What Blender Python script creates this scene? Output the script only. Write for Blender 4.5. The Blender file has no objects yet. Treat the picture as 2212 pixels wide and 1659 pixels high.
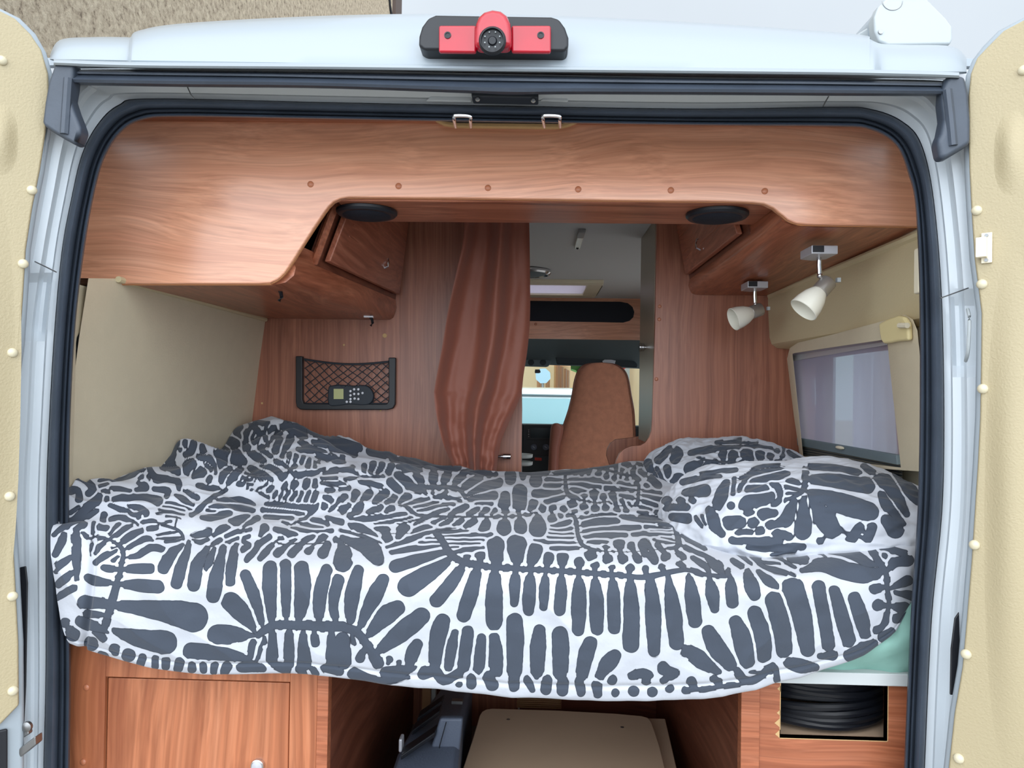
import bpy, bmesh, math, random
import numpy as np
from mathutils import Vector, Matrix, Euler, noise as mnoise

random.seed(7)
CZ = 1.75                       # camera height above the road; helper coordinates are relative to it
F, CX, CY = 1600.0, 1106.0, 829.5
scene = bpy.context.scene
COL = scene.collection
CAMR = (Euler((0, 0, math.radians(1.898))).to_matrix() @ Euler((math.radians(90.73), 0, 0)).to_matrix()
        @ Euler((0, 0, math.radians(0.9))).to_matrix())
V = Vector

def ray(px, py):
    return CAMR @ V(((px - CX) / F, -(py - CY) / F, -1.0))
def at(px, py, Y):
    d = ray(px, py)
    return d * (Y / d.y)
def onplane(px, py, p0, n):
    d = ray(px, py)
    return d * (V(p0).dot(V(n)) / d.dot(V(n)))
_MI = np.array(CAMR.transposed())
def project(P):
    q = P @ _MI.T
    return CX + F * q[:, 0] / -q[:, 2], CY - F * q[:, 1] / -q[:, 2]

# ---------------------------------------------------------------- mesh builder
WORG = {}
class MB:
    def __init__(s): s.v = []; s.f = []
    def add(s, vs, fs):
        o = len(s.v); s.v += [V(p) for p in vs]; s.f += [tuple(i + o for i in f) for f in fs]; return s
    def bx(s, x0, x1, y0, y1, z0, z1):
        return s.add([(x0,y0,z0),(x1,y0,z0),(x1,y1,z0),(x0,y1,z0),(x0,y0,z1),(x1,y0,z1),(x1,y1,z1),(x0,y1,z1)],
              [(0,3,2,1),(4,5,6,7),(0,1,5,4),(1,2,6,5),(2,3,7,6),(3,0,4,7)])
    def obx(s, c, size, rot=None):
        R = rot or Matrix.Identity(3); c = V(c); h = V(size) / 2
        vs = [c + R @ V((sx*h.x, sy*h.y, sz*h.z)) for sz in (-1,1) for sx, sy in ((-1,-1),(1,-1),(1,1),(-1,1))]
        return s.add(vs, [(0,3,2,1),(4,5,6,7),(0,1,5,4),(1,2,6,5),(2,3,7,6),(3,0,4,7)])
    def prism(s, pts, vec):
        n = len(pts); vec = V(vec); a = [V(p) for p in pts]
        return s.add(a + [p + vec for p in a], [tuple(range(n)), tuple(range(2*n-1, n-1, -1))] +
              [(i, n + i, n + (i+1) % n, (i+1) % n) for i in range(n)])
    def grid(s, rows, closed=False, caps=False):
        m = len(rows[0]); n = len(rows); fs = []
        for i in range(n - 1):
            for j in range(m if closed else m - 1):
                k = (j + 1) % m
                fs.append((i*m+j, i*m+k, (i+1)*m+k, (i+1)*m+j))
        if caps: fs += [tuple(range(m))[::-1], tuple((n-1)*m + j for j in range(m))]
        return s.add([p for r in rows for p in r], fs)
    def tube(s, path, r, n=8, closed=False):
        path = [V(p) for p in path]; rows = []; up = V((0.13, 0.27, 0.95)); N = len(path)
        for i, p in enumerate(path):
            a = path[i-1] if (i > 0 or closed) else p
            b = path[(i+1) % N] if (i < N-1 or closed) else p
            t = (b - a).normalized(); u = t.cross(up)
            if u.length < .05: u = t.cross(V((1,0,0)))
            u.normalize(); w = t.cross(u); rr = r[i] if isinstance(r, (list, tuple)) else r
            rows.append([p + (u*math.cos(2*math.pi*k/n) + w*math.sin(2*math.pi*k/n)) * rr for k in range(n)])
        if closed: rows.append(rows[0]); return s.grid(rows, True)
        return s.grid(rows, True, True)
    def lathe(s, prof, org, axis=(0,0,1), n=28):
        ax = V(axis).normalized(); u = ax.cross(V((0.3,0.2,0.9)) if abs(ax.z) < .9 else V((1,0,0))).normalized(); w = ax.cross(u); org = V(org)
        rows = [[org + ax*t + (u*math.cos(2*math.pi*k/n) + w*math.sin(2*math.pi*k/n))*max(r, 1e-4) for k in range(n)] for r, t in prof]
        return s.grid(rows, True, True)
    def blob(s, c, r, n=14):
        c = V(c); r = V(r) if not isinstance(r, (int, float)) else V((r,r,r))
        rows = [[c + V((r.x*math.sin(a)*math.cos(b), r.y*math.sin(a)*math.sin(b), r.z*math.cos(a)))
                 for b in [2*math.pi*k/n for k in range(n)]] for a in [max(.001, math.pi*i/(n//2)) for i in range(n//2+1)]]
        return s.grid(rows, True, True)
    def build(s, name, mat, parent=None, label=None, cat=None, group=None, kind=None, bevel=0, seg=2, angle=35, sub=0):
        P = [V((p.x, p.y, p.z + CZ)) for p in s.v]
        lo = V([min(p[i] for p in P) for i in range(3)]); hi = V([max(p[i] for p in P) for i in range(3)])
        org = V(((lo.x+hi.x)/2, (lo.y+hi.y)/2, lo.z if parent is None else (lo.z+hi.z)/2))
        me = bpy.data.meshes.new(name); me.from_pydata([p - org for p in P], [], s.f)
        bm = bmesh.new(); bm.from_mesh(me)
        bmesh.ops.remove_doubles(bm, verts=bm.verts, dist=1e-5)
        bmesh.ops.recalc_face_normals(bm, faces=bm.faces)
        bm.to_mesh(me); bm.free()
        me.polygons.foreach_set('use_smooth', [True]*len(me.polygons))
        me.set_sharp_from_angle(angle=math.radians(angle))
        if mat: me.materials.append(mat)
        o = bpy.data.objects.new(name, me); COL.objects.link(o)
        if parent is not None:
            o.parent = parent; o.location = org - WORG[parent.name]
        else: o.location = org
        WORG[o.name] = org
        if bevel:
            b = o.modifiers.new('Bevel', 'BEVEL'); b.width = bevel; b.segments = seg; b.limit_method = 'ANGLE'; b.angle_limit = math.radians(30); b.harden_normals = True
        if sub:
            b = o.modifiers.new('Sub', 'SUBSURF'); b.levels = sub; b.render_levels = sub
        tag(o, label, cat, group, kind)
        return o

def tag(o, label=None, cat=None, group=None, kind=None):
    for k, v in (('label', label), ('category', cat), ('group', group), ('kind', kind)):
        if v: o[k] = v
    return o
def thing(name, base, label, cat, group=None):
    o = bpy.data.objects.new(name, None); COL.objects.link(o)
    o.location = V((base[0], base[1], base[2] + CZ)); WORG[o.name] = o.location.copy(); o.empty_display_size = .05
    return tag(o, label, cat, group)

def cr(pts, n):
    """Catmull-Rom resample of a list of tuples to n points (uniform parameter)."""
    A = np.array([tuple(p) for p in pts], float); m = len(A); t = np.linspace(0, m-1, n)
    i = np.clip(t.astype(int), 0, m-2); f = (t - i)[:, None]
    p0 = A[np.clip(i-1, 0, m-1)]; p1 = A[i]; p2 = A[i+1]; p3 = A[np.clip(i+2, 0, m-1)]
    return .5*((2*p1) + (-p0+p2)*f + (2*p0-5*p1+4*p2-p3)*f*f + (-p0+3*p1-3*p2+p3)*f**3)

# ---------------------------------------------------------------- materials
def lin(c):
    r = []
    for x in c:
        x /= 255.; r.append(x/12.92 if x <= .04045 else ((x+.055)/1.055)**2.4)
    return (*r, 1)
def mat(name, c, rough=.5, metal=0, bump=0, bscale=60, coat=0, trans=0, var=0, spec=.5, sheen=0, alpha=None):
    m = bpy.data.materials.new(name); m.use_nodes = True; nt = m.node_tree; b = nt.nodes['Principled BSDF']
    b.inputs['Base Color'].default_value = lin(c); b.inputs['Roughness'].default_value = rough; b.inputs['Metallic'].default_value = metal
    b.inputs['Coat Weight'].default_value = coat; b.inputs['Transmission Weight'].default_value = trans; b.inputs['Specular IOR Level'].default_value = spec
    b.inputs['Sheen Weight'].default_value = sheen
    if alpha is not None: b.inputs['Alpha'].default_value = alpha
    tc = nt.nodes.new('ShaderNodeTexCoord')
    n = nt.nodes.new('ShaderNodeTexNoise'); n.inputs['Scale'].default_value = bscale; n.inputs['Detail'].default_value = 4
    nt.links.new(tc.outputs['Object'], n.inputs['Vector'])
    if bump:
        bp = nt.nodes.new('ShaderNodeBump'); bp.inputs['Strength'].default_value = bump; bp.inputs['Distance'].default_value = .004
        nt.links.new(n.outputs['Fac'], bp.inputs['Height']); nt.links.new(bp.outputs['Normal'], b.inputs['Normal'])
    if var:
        n2 = nt.nodes.new('ShaderNodeTexNoise'); n2.inputs['Scale'].default_value = bscale*.12; n2.inputs['Detail'].default_value = 5
        nt.links.new(tc.outputs['Object'], n2.inputs['Vector'])
        r = nt.nodes.new('ShaderNodeValToRGB'); L = lin(c)
        r.color_ramp.elements[0].color = (*[x*(1-var) for x in L[:3]], 1); r.color_ramp.elements[1].color = (*[min(1, x*(1+var)) for x in L[:3]], 1)
        r.color_ramp.elements[0].position = .3; r.color_ramp.elements[1].position = .7
        nt.links.new(n2.outputs['Fac'], r.inputs['Fac']); nt.links.new(r.outputs['Color'], b.inputs['Base Color'])
    return m

def wood(name, dark, mid, light, axis='X', rough=.33, scale=1.0, warp=.09, off=0.0, line=1.0):
    m = bpy.data.materials.new(name); m.use_nodes = True; nt = m.node_tree; N = nt.nodes; L = nt.links; b = N['Principled BSDF']
    tc = N.new('ShaderNodeTexCoord'); base = N.new('ShaderNodeMapping'); base.inputs['Location'].default_value = (off, off*1.7, off*.6)
    L.new(tc.outputs['Object'], base.inputs['Vector'])
    n0 = N.new('ShaderNodeTexNoise'); n0.inputs['Scale'].default_value = 2.6*scale; n0.inputs['Detail'].default_value = 2
    m0 = N.new('ShaderNodeMapping'); m0.inputs['Scale'].default_value = tuple(.45 if a == axis else 1 for a in 'XYZ')
    L.new(base.outputs['Vector'], m0.inputs['Vector']); L.new(m0.outputs['Vector'], n0.inputs['Vector'])
    sub = N.new('ShaderNodeVectorMath'); sub.operation = 'SUBTRACT'; sub.inputs[1].default_value = (.5,.5,.5); L.new(n0.outputs['Color'], sub.inputs[0])
    sc = N.new('ShaderNodeVectorMath'); sc.operation = 'SCALE'; sc.inputs['Scale'].default_value = warp*2; L.new(sub.outputs[0], sc.inputs[0])
    ad = N.new('ShaderNodeVectorMath'); ad.operation = 'ADD'; L.new(base.outputs['Vector'], ad.inputs[0]); L.new(sc.outputs[0], ad.inputs[1])
    def nz(along, across, detail=5, rg=.6):
        mp = N.new('ShaderNodeMapping'); mp.inputs['Scale'].default_value = tuple((along if a == axis else across)*scale for a in 'XYZ')
        L.new(ad.outputs[0], mp.inputs['Vector']); n = N.new('ShaderNodeTexNoise'); n.inputs['Scale'].default_value = 1
        n.inputs['Detail'].default_value = detail; n.inputs['Roughness'].default_value = rg; L.new(mp.outputs[0], n.inputs['Vector']); return n.outputs['Fac']
    r = N.new('ShaderNodeValToRGB'); e = r.color_ramp.elements; e[0].position = .28; e[0].color = lin(dark); e[1].position = .72; e[1].color = lin(light)
    k = e.new(.5); k.color = lin(mid); L.new(nz(.7, 44, 6, .6), r.inputs['Fac'])
    # thin pale and dark grain lines
    f = nz(.7, 115, 3, .5); r2 = N.new('ShaderNodeValToRGB'); e = r2.color_ramp.elements
    e[0].position = .34; e[0].color = (1-.20*line,1-.24*line,1-.26*line,1); e[1].position = .68; e[1].color = (1+.2*line,1+.22*line,1+.24*line,1); q = e.new(.5); q.color = (1,1,1,1); L.new(f, r2.inputs['Fac'])
    g = nz(4, 260, 2, .5); r3 = N.new('ShaderNodeValToRGB'); e = r3.color_ramp.elements
    e[0].position = .3; e[0].color = (.88,.86,.85,1); e[1].position = .62; e[1].color = (1.03,1.03,1.03,1); L.new(g, r3.inputs['Fac'])
    mx = N.new('ShaderNodeMix'); mx.data_type = 'RGBA'; mx.blend_type = 'MULTIPLY'; mx.inputs[0].default_value = 1; L.new(r.outputs[0], mx.inputs[6]); L.new(r2.outputs[0], mx.inputs[7])
    mx2 = N.new('ShaderNodeMix'); mx2.data_type = 'RGBA'; mx2.blend_type = 'MULTIPLY'; mx2.inputs[0].default_value = 1; L.new(mx.outputs[2], mx2.inputs[6]); L.new(r3.outputs[0], mx2.inputs[7])
    L.new(mx2.outputs[2], b.inputs['Base Color']); b.inputs['Roughness'].default_value = rough
    return m

M = {}
WD = ((204,140,110), (216,154,122), (224,165,134))
M['wood_h'] = wood('wood_cross_grain', *WD, axis='X', rough=.25, line=.55, warp=.10, off=7.3)
_b = M['wood_h'].node_tree.nodes['Principled BSDF']; _b.inputs['Coat Weight'].default_value = .5; _b.inputs['Coat Roughness'].default_value = .22
M['wood_v'] = wood('wood_upright_grain', (134,84,66), (154,98,76), (170,112,88), axis='Z', rough=.36, scale=1.25, warp=.03, line=.7)
M['wood_cab'] = wood('wood_upright_bright', (150,86,56), (172,106,72), (188,124,90), axis='Z', rough=.36, scale=.9, warp=.09, off=3)
M['wood_cabh'] = wood('wood_cross_bright', (142,78,52), (162,96,66), (178,112,82), axis='X', rough=.38, scale=1.3, warp=.05, off=1)
M['wood_y'] = wood('wood_long_grain', (146,84,62), (166,100,76), (180,116,90), axis='Y', rough=.30, warp=.08)
M['wood_rail'] = wood('wood_rail_grain', (136,74,50), (166,98,70), (184,116,86), axis='Y', rough=.28, warp=.12, off=2)
M['wood_dark'] = wood('wood_dark_grain', (92,50,36), (114,64,46), (128,76,56), axis='Y', rough=.4)
M['wood_edge'] = mat('wood_edge_band', (186,124,82), .4)
M['ply'] = mat('raw_chipboard_edge', (196,160,112), .8, bump=.3, bscale=200)
M['paint'] = mat('white_vehicle_paint', (156,165,172), .3, coat=.15)
M['paint_in'] = mat('white_frame_paint', (205,212,218), .35, coat=.2, var=.03, bscale=20)
M['rubber'] = mat('black_rubber', (62,70,82), .45, bump=.15, bscale=90, var=.15)
M['rubber2'] = mat('black_rubber_dull', (38,44,52), .6)
M['lining'] = mat('cream_door_lining', (174,160,128), .5, bump=.25, bscale=260)
M['cream'] = mat('cream_wall_lining', (214,200,172), .6, bump=.15, bscale=200, var=.02)
M['creampad'] = mat('cream_padded_vinyl', (210,194,156), .5, bump=.15, bscale=200)
M['ivory'] = mat('ivory_plastic', (236,226,200), .4)
M['ivory2'] = mat('yellowed_plastic', (232,214,160), .4)
M['white'] = mat('white_plastic', (172,178,180), .4)
M['black'] = mat('black_plastic', (22,24,30), .45)
M['speaker'] = mat('black_speaker_cloth', (10,16,30), .75, bump=.3, bscale=400)
M['chrome'] = mat('chrome', (215,215,218), .12, 1)
M['nickel'] = mat('brushed_nickel', (178,172,165), .4, .7)
M['steel'] = mat('dull_steel', (150,150,150), .4, 1)
M['silver'] = mat('silver_plastic', (190,190,196), .35, .3)
M['glassw'] = mat('frosted_white_glass', (240,236,222), .25, trans=0, spec=.5)
M['red'] = mat('red_lens', (170,10,36), .15, coat=.5, var=.15, bscale=90)
M['curtain'] = mat('brown_curtain_cloth', (136,78,60), .6, bump=.25, bscale=45, sheen=.15)
M['suede'] = mat('brown_suede', (184,122,94), .85, bump=.2, bscale=250, var=.12, sheen=.3)
M['ceiling'] = mat('grey_ceiling_lining', (215,217,220), .7, bump=.1, bscale=200)
M['cab'] = mat('dark_cab_lining', (110,124,130), .7)
M['dash'] = mat('dark_dashboard_plastic', (46,56,62), .6)
M['screen'] = mat('dark_screen', (20,36,42), .15)
M['mint'] = mat('mint_cotton_sheet', (134,176,164), .85, bump=.3, bscale=40)
M['board'] = mat('pale_bed_board', (190,194,194), .6)
M['tanboard'] = mat('tan_hardboard', (196,168,142), .6, var=.06, bscale=30)
M['tan'] = mat('tan_wood', (176,132,92), .6, var=.08)
M['casepl'] = mat('charcoal_case_plastic', (84,92,108), .5, bump=.2, bscale=220)
M['cable'] = mat('black_cable_rubber', (16,18,24), .35)
M['bronze'] = mat('bronze_grey_trim', (150,138,120), .35, .2)
M['asphalt'] = mat('asphalt', (158,154,148), .9, bump=.5, bscale=120, var=.1)
M['capt'] = mat('brown_screw_cap', (176,108,76), .35)
M['capc'] = mat('cream_rivet', (208,198,170), .35)
M['lcd'] = mat('olive_lcd', (176,178,120), .3)
M['tray'] = mat('pale_grey_tray', (200,206,204), .4)
M['leaf'] = mat('tree_leaves', (92,130,70), .8, bump=1, bscale=8, var=.4)
M['stucco_l'] = mat('pale_facade', (232,214,182), .9, var=.04, bscale=8)
M['stucco_o'] = mat('ochre_facade', (214,176,130), .9, var=.05, bscale=8)
M['shutter'] = mat('brown_shutter', (170,130,100), .7)
M['winglass'] = mat('dark_window_glass', (90,104,112), .1)
M['carwhite'] = mat('white_car_paint', (236,242,244), .2, coat=.6)
M['carglass'] = mat('teal_car_glass', (150,190,198), .15)
M['signblue'] = mat('pale_sign_back', (170,200,215), .5)
M['signred'] = mat('red_sign_paint', (190,60,50), .5)
M['verge'] = mat('dark_verge_board', (86,72,66), .7)

# pebble-dash render of the house
def pebble():
    m = bpy.data.materials.new('pebble_dash_render'); m.use_nodes = True; nt = m.node_tree; N = nt.nodes; L = nt.links; b = N['Principled BSDF']
    tc = N.new('ShaderNodeTexCoord'); v = N.new('ShaderNodeTexVoronoi'); v.inputs['Scale'].default_value = 34; L.new(tc.outputs['Object'], v.inputs['Vector'])
    n = N.new('ShaderNodeTexNoise'); n.inputs['Scale'].default_value = 22; n.inputs['Detail'].default_value = 8; n.inputs['Roughness'].default_value = .75; L.new(tc.outputs['Object'], n.inputs['Vector'])
    r = N.new('ShaderNodeValToRGB'); e = r.color_ramp.elements; e[0].position = .36; e[0].color = lin((122,106,90)); e[1].position = .6; e[1].color = lin((222,206,180)); k = e.new(.44); k.color = lin((186,168,144))
    L.new(n.outputs['Fac'], r.inputs['Fac']); L.new(r.outputs[0], b.inputs['Base Color']); b.inputs['Roughness'].default_value = .95
    bp = N.new('ShaderNodeBump'); bp.inputs['Strength'].default_value = .9; bp.inputs['Distance'].default_value = .03; L.new(n.outputs['Fac'], bp.inputs['Height']); L.new(bp.outputs[0], b.inputs['Normal'])
    return m
M['pebble'] = pebble()

def clearglass(name, tint, a):
    m = bpy.data.materials.new(name); m.use_nodes = True; nt = m.node_tree; N = nt.nodes; L = nt.links; N.remove(N['Principled BSDF'])
    t = N.new('ShaderNodeBsdfTransparent'); t.inputs[0].default_value = (*tint, 1); g = N.new('ShaderNodeBsdfGlossy'); g.inputs['Roughness'].default_value = .02
    mx = N.new('ShaderNodeMixShader'); mx.inputs[0].default_value = a; L.new(t.outputs[0], mx.inputs[1]); L.new(g.outputs[0], mx.inputs[2]); L.new(mx.outputs[0], N['Material Output'].inputs[0]); return m
M['glass'] = clearglass('windscreen_glass', (.86,.97,.97), .05)
def gauze(name, c, op):
    m = bpy.data.materials.new(name); m.use_nodes = True; nt = m.node_tree; N = nt.nodes; L = nt.links; N.remove(N['Principled BSDF'])
    t = N.new('ShaderNodeBsdfTransparent'); d = N.new('ShaderNodeBsdfDiffuse'); d.inputs[0].default_value = lin(c); tl = N.new('ShaderNodeBsdfTranslucent'); tl.inputs[0].default_value = lin(c)
    a = N.new('ShaderNodeAddShader') ; m1 = N.new('ShaderNodeMixShader'); m1.inputs[0].default_value = .55; L.new(d.outputs[0], m1.inputs[1]); L.new(tl.outputs[0], m1.inputs[2])
    mx = N.new('ShaderNodeMixShader'); mx.inputs[0].default_value = op; L.new(t.outputs[0], mx.inputs[1]); L.new(m1.outputs[0], mx.inputs[2]); L.new(mx.outputs[0], N['Material Output'].inputs[0]); return m
M['gauze'] = gauze('insect_screen_gauze', (204,186,202), .72)
M['sheer'] = gauze('white_sheer_cloth', (226,222,235), .9)

# ---------------------------------------------------------------- numpy gradient noise
_rng = np.random.RandomState(3); _perm = np.tile(_rng.permutation(256), 3); _g = _rng.randn(256, 3); _g /= np.linalg.norm(_g, axis=1)[:, None]
def perlin(x, y, z=0.):
    x = np.asarray(x, float); y = np.asarray(y, float); z = np.zeros_like(x) + z
    xi, yi, zi = np.floor(x).astype(int), np.floor(y).astype(int), np.floor(z).astype(int)
    xf, yf, zf = x-xi, y-yi, z-zi; s = lambda t: t*t*t*(t*(t*6-15)+10); u, v, w = s(xf), s(yf), s(zf); out = 0
    for dx in (0,1):
        for dy in (0,1):
            for dz in (0,1):
                g = _g[_perm[_perm[_perm[(xi+dx) & 255] + ((yi+dy) & 255)] + ((zi+dz) & 255)]]
                d = g[..., 0]*(xf-dx) + g[..., 1]*(yf-dy) + g[..., 2]*(zf-dz)
                out = out + d*(u if dx else 1-u)*(v if dy else 1-v)*(w if dz else 1-w)
    return out * 1.5
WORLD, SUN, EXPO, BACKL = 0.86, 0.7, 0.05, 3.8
# ================================================================ VAN BODY
van = thing('van', (-.05, 3.6, -1.75), 'white panel van seen from behind with both rear doors swung open', 'van')
IN = [(148,1800),(150,1659),(152,1440),(149,1100),(152,900),(163,700),(182,540),(203,420),(226,340),(262,285),(310,258),(400,252),(700,257),(1106,264),(1500,270),(1800,273),(1880,280),(1935,313),(1962,375),(1979,460),(1987,700),(1984,1060),(1967,1340),(1953,1659),(1947,1800)]
OUT = [(92,1800),(95,1659),(100,1440),(101,1100),(108,900),(120,700),(135,540),(155,430),(178,335),(212,270),(258,228),(330,214),(700,222),(1106,230),(1500,236),(1800,232),(1875,236),(1945,262),(1990,315),(2018,450),(2035,700),(2036,1060),(2011,1340),(1996,1659),(1990,1800)]
PIL = [(20,1800),(25,1659),(20,1440),(10,1100),(20,900),(30,700),(60,540),(85,400),(100,300),(112,215),(130,160),(180,150),(700,152),(1106,160),(1500,167),(1800,170),(2040,175),(2072,200),(2085,260),(2105,450),(2125,700),(2130,1060),(2110,1340),(2095,1659),(2090,1800)]
NR = 361
inn, out, pil = cr(IN, NR), cr(OUT, NR), cr(PIL, NR)
def rail(a, b, t, Y):
    return [at(*(a[i]*(1-t) + b[i]*t), Y) for i in range(NR)]
# opening seal: lip, groove, bulb
m = MB().grid([rail(inn, out, t, Y) for t, Y in ((.05,1.438),(-.01,1.43),(0,1.405),(.06,1.395),(.14,1.397),(.18,1.408),(.24,1.410),(.27,1.400),(.34,1.396),(.40,1.404),(.46,1.406),(.50,1.396),(.60,1.386),(.72,1.381),(.86,1.383),(.97,1.392),(1.02,1.41),(1.0,1.44))])
seal = m.build('opening_seal', M['rubber'], van, angle=50, label='black ribbed rubber seal framing the rear opening')
# white frame around the opening with pressed steps
def sstep(a, b, x): t = min(1, max(0, (x-a)/(b-a))); return t*t*(3-2*t)
def frail(t, Y):
    r = []
    for i in range(NR):
        x, y = out[i]*(1-t) + pil[i]*t; rec = 0
        if (x < 900 and i < NR//2 and y > 500) or (x > 1300 and i > NR//2 and y > 500):
            o = 0 if x < 900 else 45
            rec = (sstep(583+o, 612+o, y)*(1-sstep(716+o*1.6, 742+o*1.6, y))*.016 + sstep(1180+o, 1300+o, y)*.006)*sstep(.15,.3,t)*(1-sstep(.9,1.,t))
        r.append(at(x, y, Y + rec))
    return r
m = MB().grid([frail(t, Y) for t, Y in ((0,1.42),(.02,1.405),(.10,1.401),(.18,1.398),(.22,1.388),(.32,1.385),(.42,1.382),(.50,1.374),(.56,1.356),(.68,1.353),(.80,1.350),(.88,1.342),(.93,1.328),(1.0,1.32),(1.04,1.36))])
frame = m.build('rear_frame', M['paint_in'], van, angle=28, label='white painted metal frame round the opening')
# weld seam lines on the frame
for pts in (((405,188),(412,204),(420,214)), ((1790,208),(1783,220),(1778,230)), ((75,565),(100,577),(122,588)), ((2032,644),(2065,632),(2092,622))):
    MB().tube([at(x, y, 1.345 if x < 200 or x > 2000 else 1.372) for x, y in pts], .0012, 5).build('weld_seam', M['steel'], frame, label='thin dark seam line')
# pressed bumps on pillars
for x0, x1, y0, y1, Y in ():
    pts = [at(x, y, Y) for x, y in ((x0,y1),(x1,y1),(x1,y0),(x0,y0))]
    MB().prism(pts, (0,-.008,0)).build('pressed_pad', M['paint_in'], frame, bevel=.006, seg=3)
# long pressings above the opening
for x0, x1 in ((920,1020),(1165,1228)):
    MB().prism([at(x, y, 1.392) for x, y in ((x0,221),(x1,223),(x1,210),(x0+10,209))], (0,-.006,0)).build('pressed_pad', M['paint_in'], frame, bevel=.004)
# roof rear panel
st = [108,130,200,270,282,300,400,700,1000,1300,1600,1850,1878,1890,1908,1960,2055,2088]
top = [118,86,80,80,80,66,50,34,30,38,55,74,84,90,95,97,100,125]
n = len(st)
sb = [0,0,0,0,.02,.022,.022,.022,.022,.022,.022,.022,.022,.02,0,0,0,0]
lipy = lambda x: 128 + (x-118)*.0137
rows = []
for f, Y in ((-.12,1.335),(0,1.33),(.3,1.335),(.6,1.345),(.82,1.365),(.93,1.39),(1.0,1.43)):
    rows.append([at(st[i], lipy(st[i])*(1-f) + top[i]*f, Y - sb[i]*(1-.5*f)) for i in range(n)])
last = rows[-1]
rows.append([p + V((0,.10,.010)) for p in last]); rows.append([p + V((0,.4,.012)) for p in last]); rows.append([p + V((0,2.4,0)) for p in last])
roofp = MB().grid([cr(r, 90) for r in rows]); roofp.v = [V(p) for p in roofp.v]
roofp.build('roof', M['paint'], van, angle=40, label='white moulded roof rear with raised centre')
# drip lip
lp = [(116,135),(300,141),(700,144),(1106,149),(1500,153),(1800,156),(1990,160),(2072,163)]
L0 = cr(lp, 60)
rows = []
for k in range(9):
    a = math.pi*2*k/8
    rows.append([at(p[0], p[1] + 7*math.sin(a), 1.30 - .014*math.cos(a)) for p in L0])
MB().grid(rows).build('drip_lip', M['paint'], van, label='rounded white drip lip under the roof panel')
# upper weather strip
U0 = cr([(138,150),(400,154),(700,158),(1106,164),(1500,170),(1800,173),(2068,178)], 60)
U1 = cr([(165,184),(400,188),(700,191),(1020,202),(1106,206),(1200,204),(1500,205),(1800,207),(2040,208)], 60)
prof = ((0,1.34),(0,1.312),(.12,1.306),(.25,1.306),(.32,1.312),(.42,1.306),(.62,1.296),(.82,1.300),(.95,1.318),(1,1.36))
MB().grid([[at(*(U0[i]*(1-t)+U1[i]*t), Y) for i in range(60)] for t, Y in prof]).build('weather_strip', M['rubber'], van, angle=40, label='black rubber strip across the top')
# drooping rubber corner flaps
for pts in (((140,150),(182,150),(178,182),(176,200),(172,225),(180,250),(188,270),(196,292),(188,318),(182,324),(160,312),(140,300),(116,284),(113,275),(118,235),(126,190)),
            ((2028,176),(2066,178),(2074,215),(2078,270),(2078,322),(2066,330),(2030,352),(2014,356),(2006,318),(2014,300),(2020,270),(2016,235),(2018,208))):
    a = [at(x, y, 1.325) for x, y in pts]
    MB().prism(a, (0,-.03,0)).build('corner_flap', M['rubber'], van, bevel=.009, seg=4, label='drooping black rubber flap at the upper corner')
    sgn = 1 if pts[0][0] < 1000 else -1
    q = cr([(148+0,170),(144,230),(140,290)] if sgn > 0 else [(2046,195),(2052,250),(2058,315)], 14)
    MB().tube([at(p[0], p[1], 1.296) for p in q], .008, 8).build('flap_ridge', M['rubber'], van)
# centre latch bracket with two screws
br = MB().prism([at(x, y, 1.375) for x, y in ((1021,200),(1163,203),(1163,228),(1022,225))], (0,-.035,0)).build('latch_bracket', M['rubber2'], van, bevel=.003)
for x, y in ((1032,215),(1152,218)):
    MB().lathe([(.0045,0),(.0045,.002),(.003,.0035),(0,.0035)], at(x, y, 1.341), (0,-1,0), 14).build('screw', M['steel'], br, label='steel cross-head screw')
# striker loops
for x0, x1 in ((981,1016),(1173,1209)):
    p = [at(x0+3, 274, 1.43), at(x0, 258, 1.37), at(x0+2, 250, 1.36), at(x1-2, 251, 1.36), at(x1, 259, 1.37), at(x1+1, 274, 1.43)]
    MB().tube([V(q) for q in cr(p, 22)], .0032, 8).build('striker_loop', M['chrome'], van, label='bright steel striker loop')
# side shells, outer roof edges
MB().bx(-1.09,-1.06,1.36,2.9,-1.3,.60).bx(-1.09,-1.06,2.9,3.7,-1.3,-.15).bx(-1.09,-1.06,2.9,3.7,.3,.60).bx(-1.09,-1.06,3.7,4.8,-1.3,.60).bx(-1.09,-1.06,4.8,5.7,-1.3,-.25).bx(-1.09,-1.06,5.7,6.0,-1.3,.1).build('side_panel', M['paint'], van)  # unseen mid-length window opening added to let daylight deep inside
m = MB().bx(.965,.995,1.36,1.80,-1.3,.60).bx(.965,.995,2.5,2.95,-1.3,.60).bx(.965,.995,4.15,4.80,-1.3,.60).bx(.965,.995,4.80,5.7,-1.3,-.25).bx(.965,.995,5.7,6.0,-1.3,.1).bx(.965,.995,2.95,4.15,.45,.6).bx(.965,.995,1.80,2.5,-1.3,-.26).bx(.965,.995,1.80,2.5,.2,.60)  # unseen side doorway left open, added to brighten the far interior
m.build('side_panel', M['paint'], van)
# bumper and sill under the opening
MB().prism([at(x, y, 1.36) for x, y in ((60,1800),(2040,1800),(2040,2250),(60,2250))], (0,.05,0)).build('rear_sill', M['paint_in'], van, bevel=.01)
for x in (-1.0, .9):
    for y in (2.1, 5.2):
        MB().lathe([(.16,0),(.31,.0),(.33,.03),(.33,.19),(.31,.22),(.16,.22)], (x-.1, y, -1.42), (1,0,0), 32).build('wheel', M['rubber2'], van, label='black tyred wheel')

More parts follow.
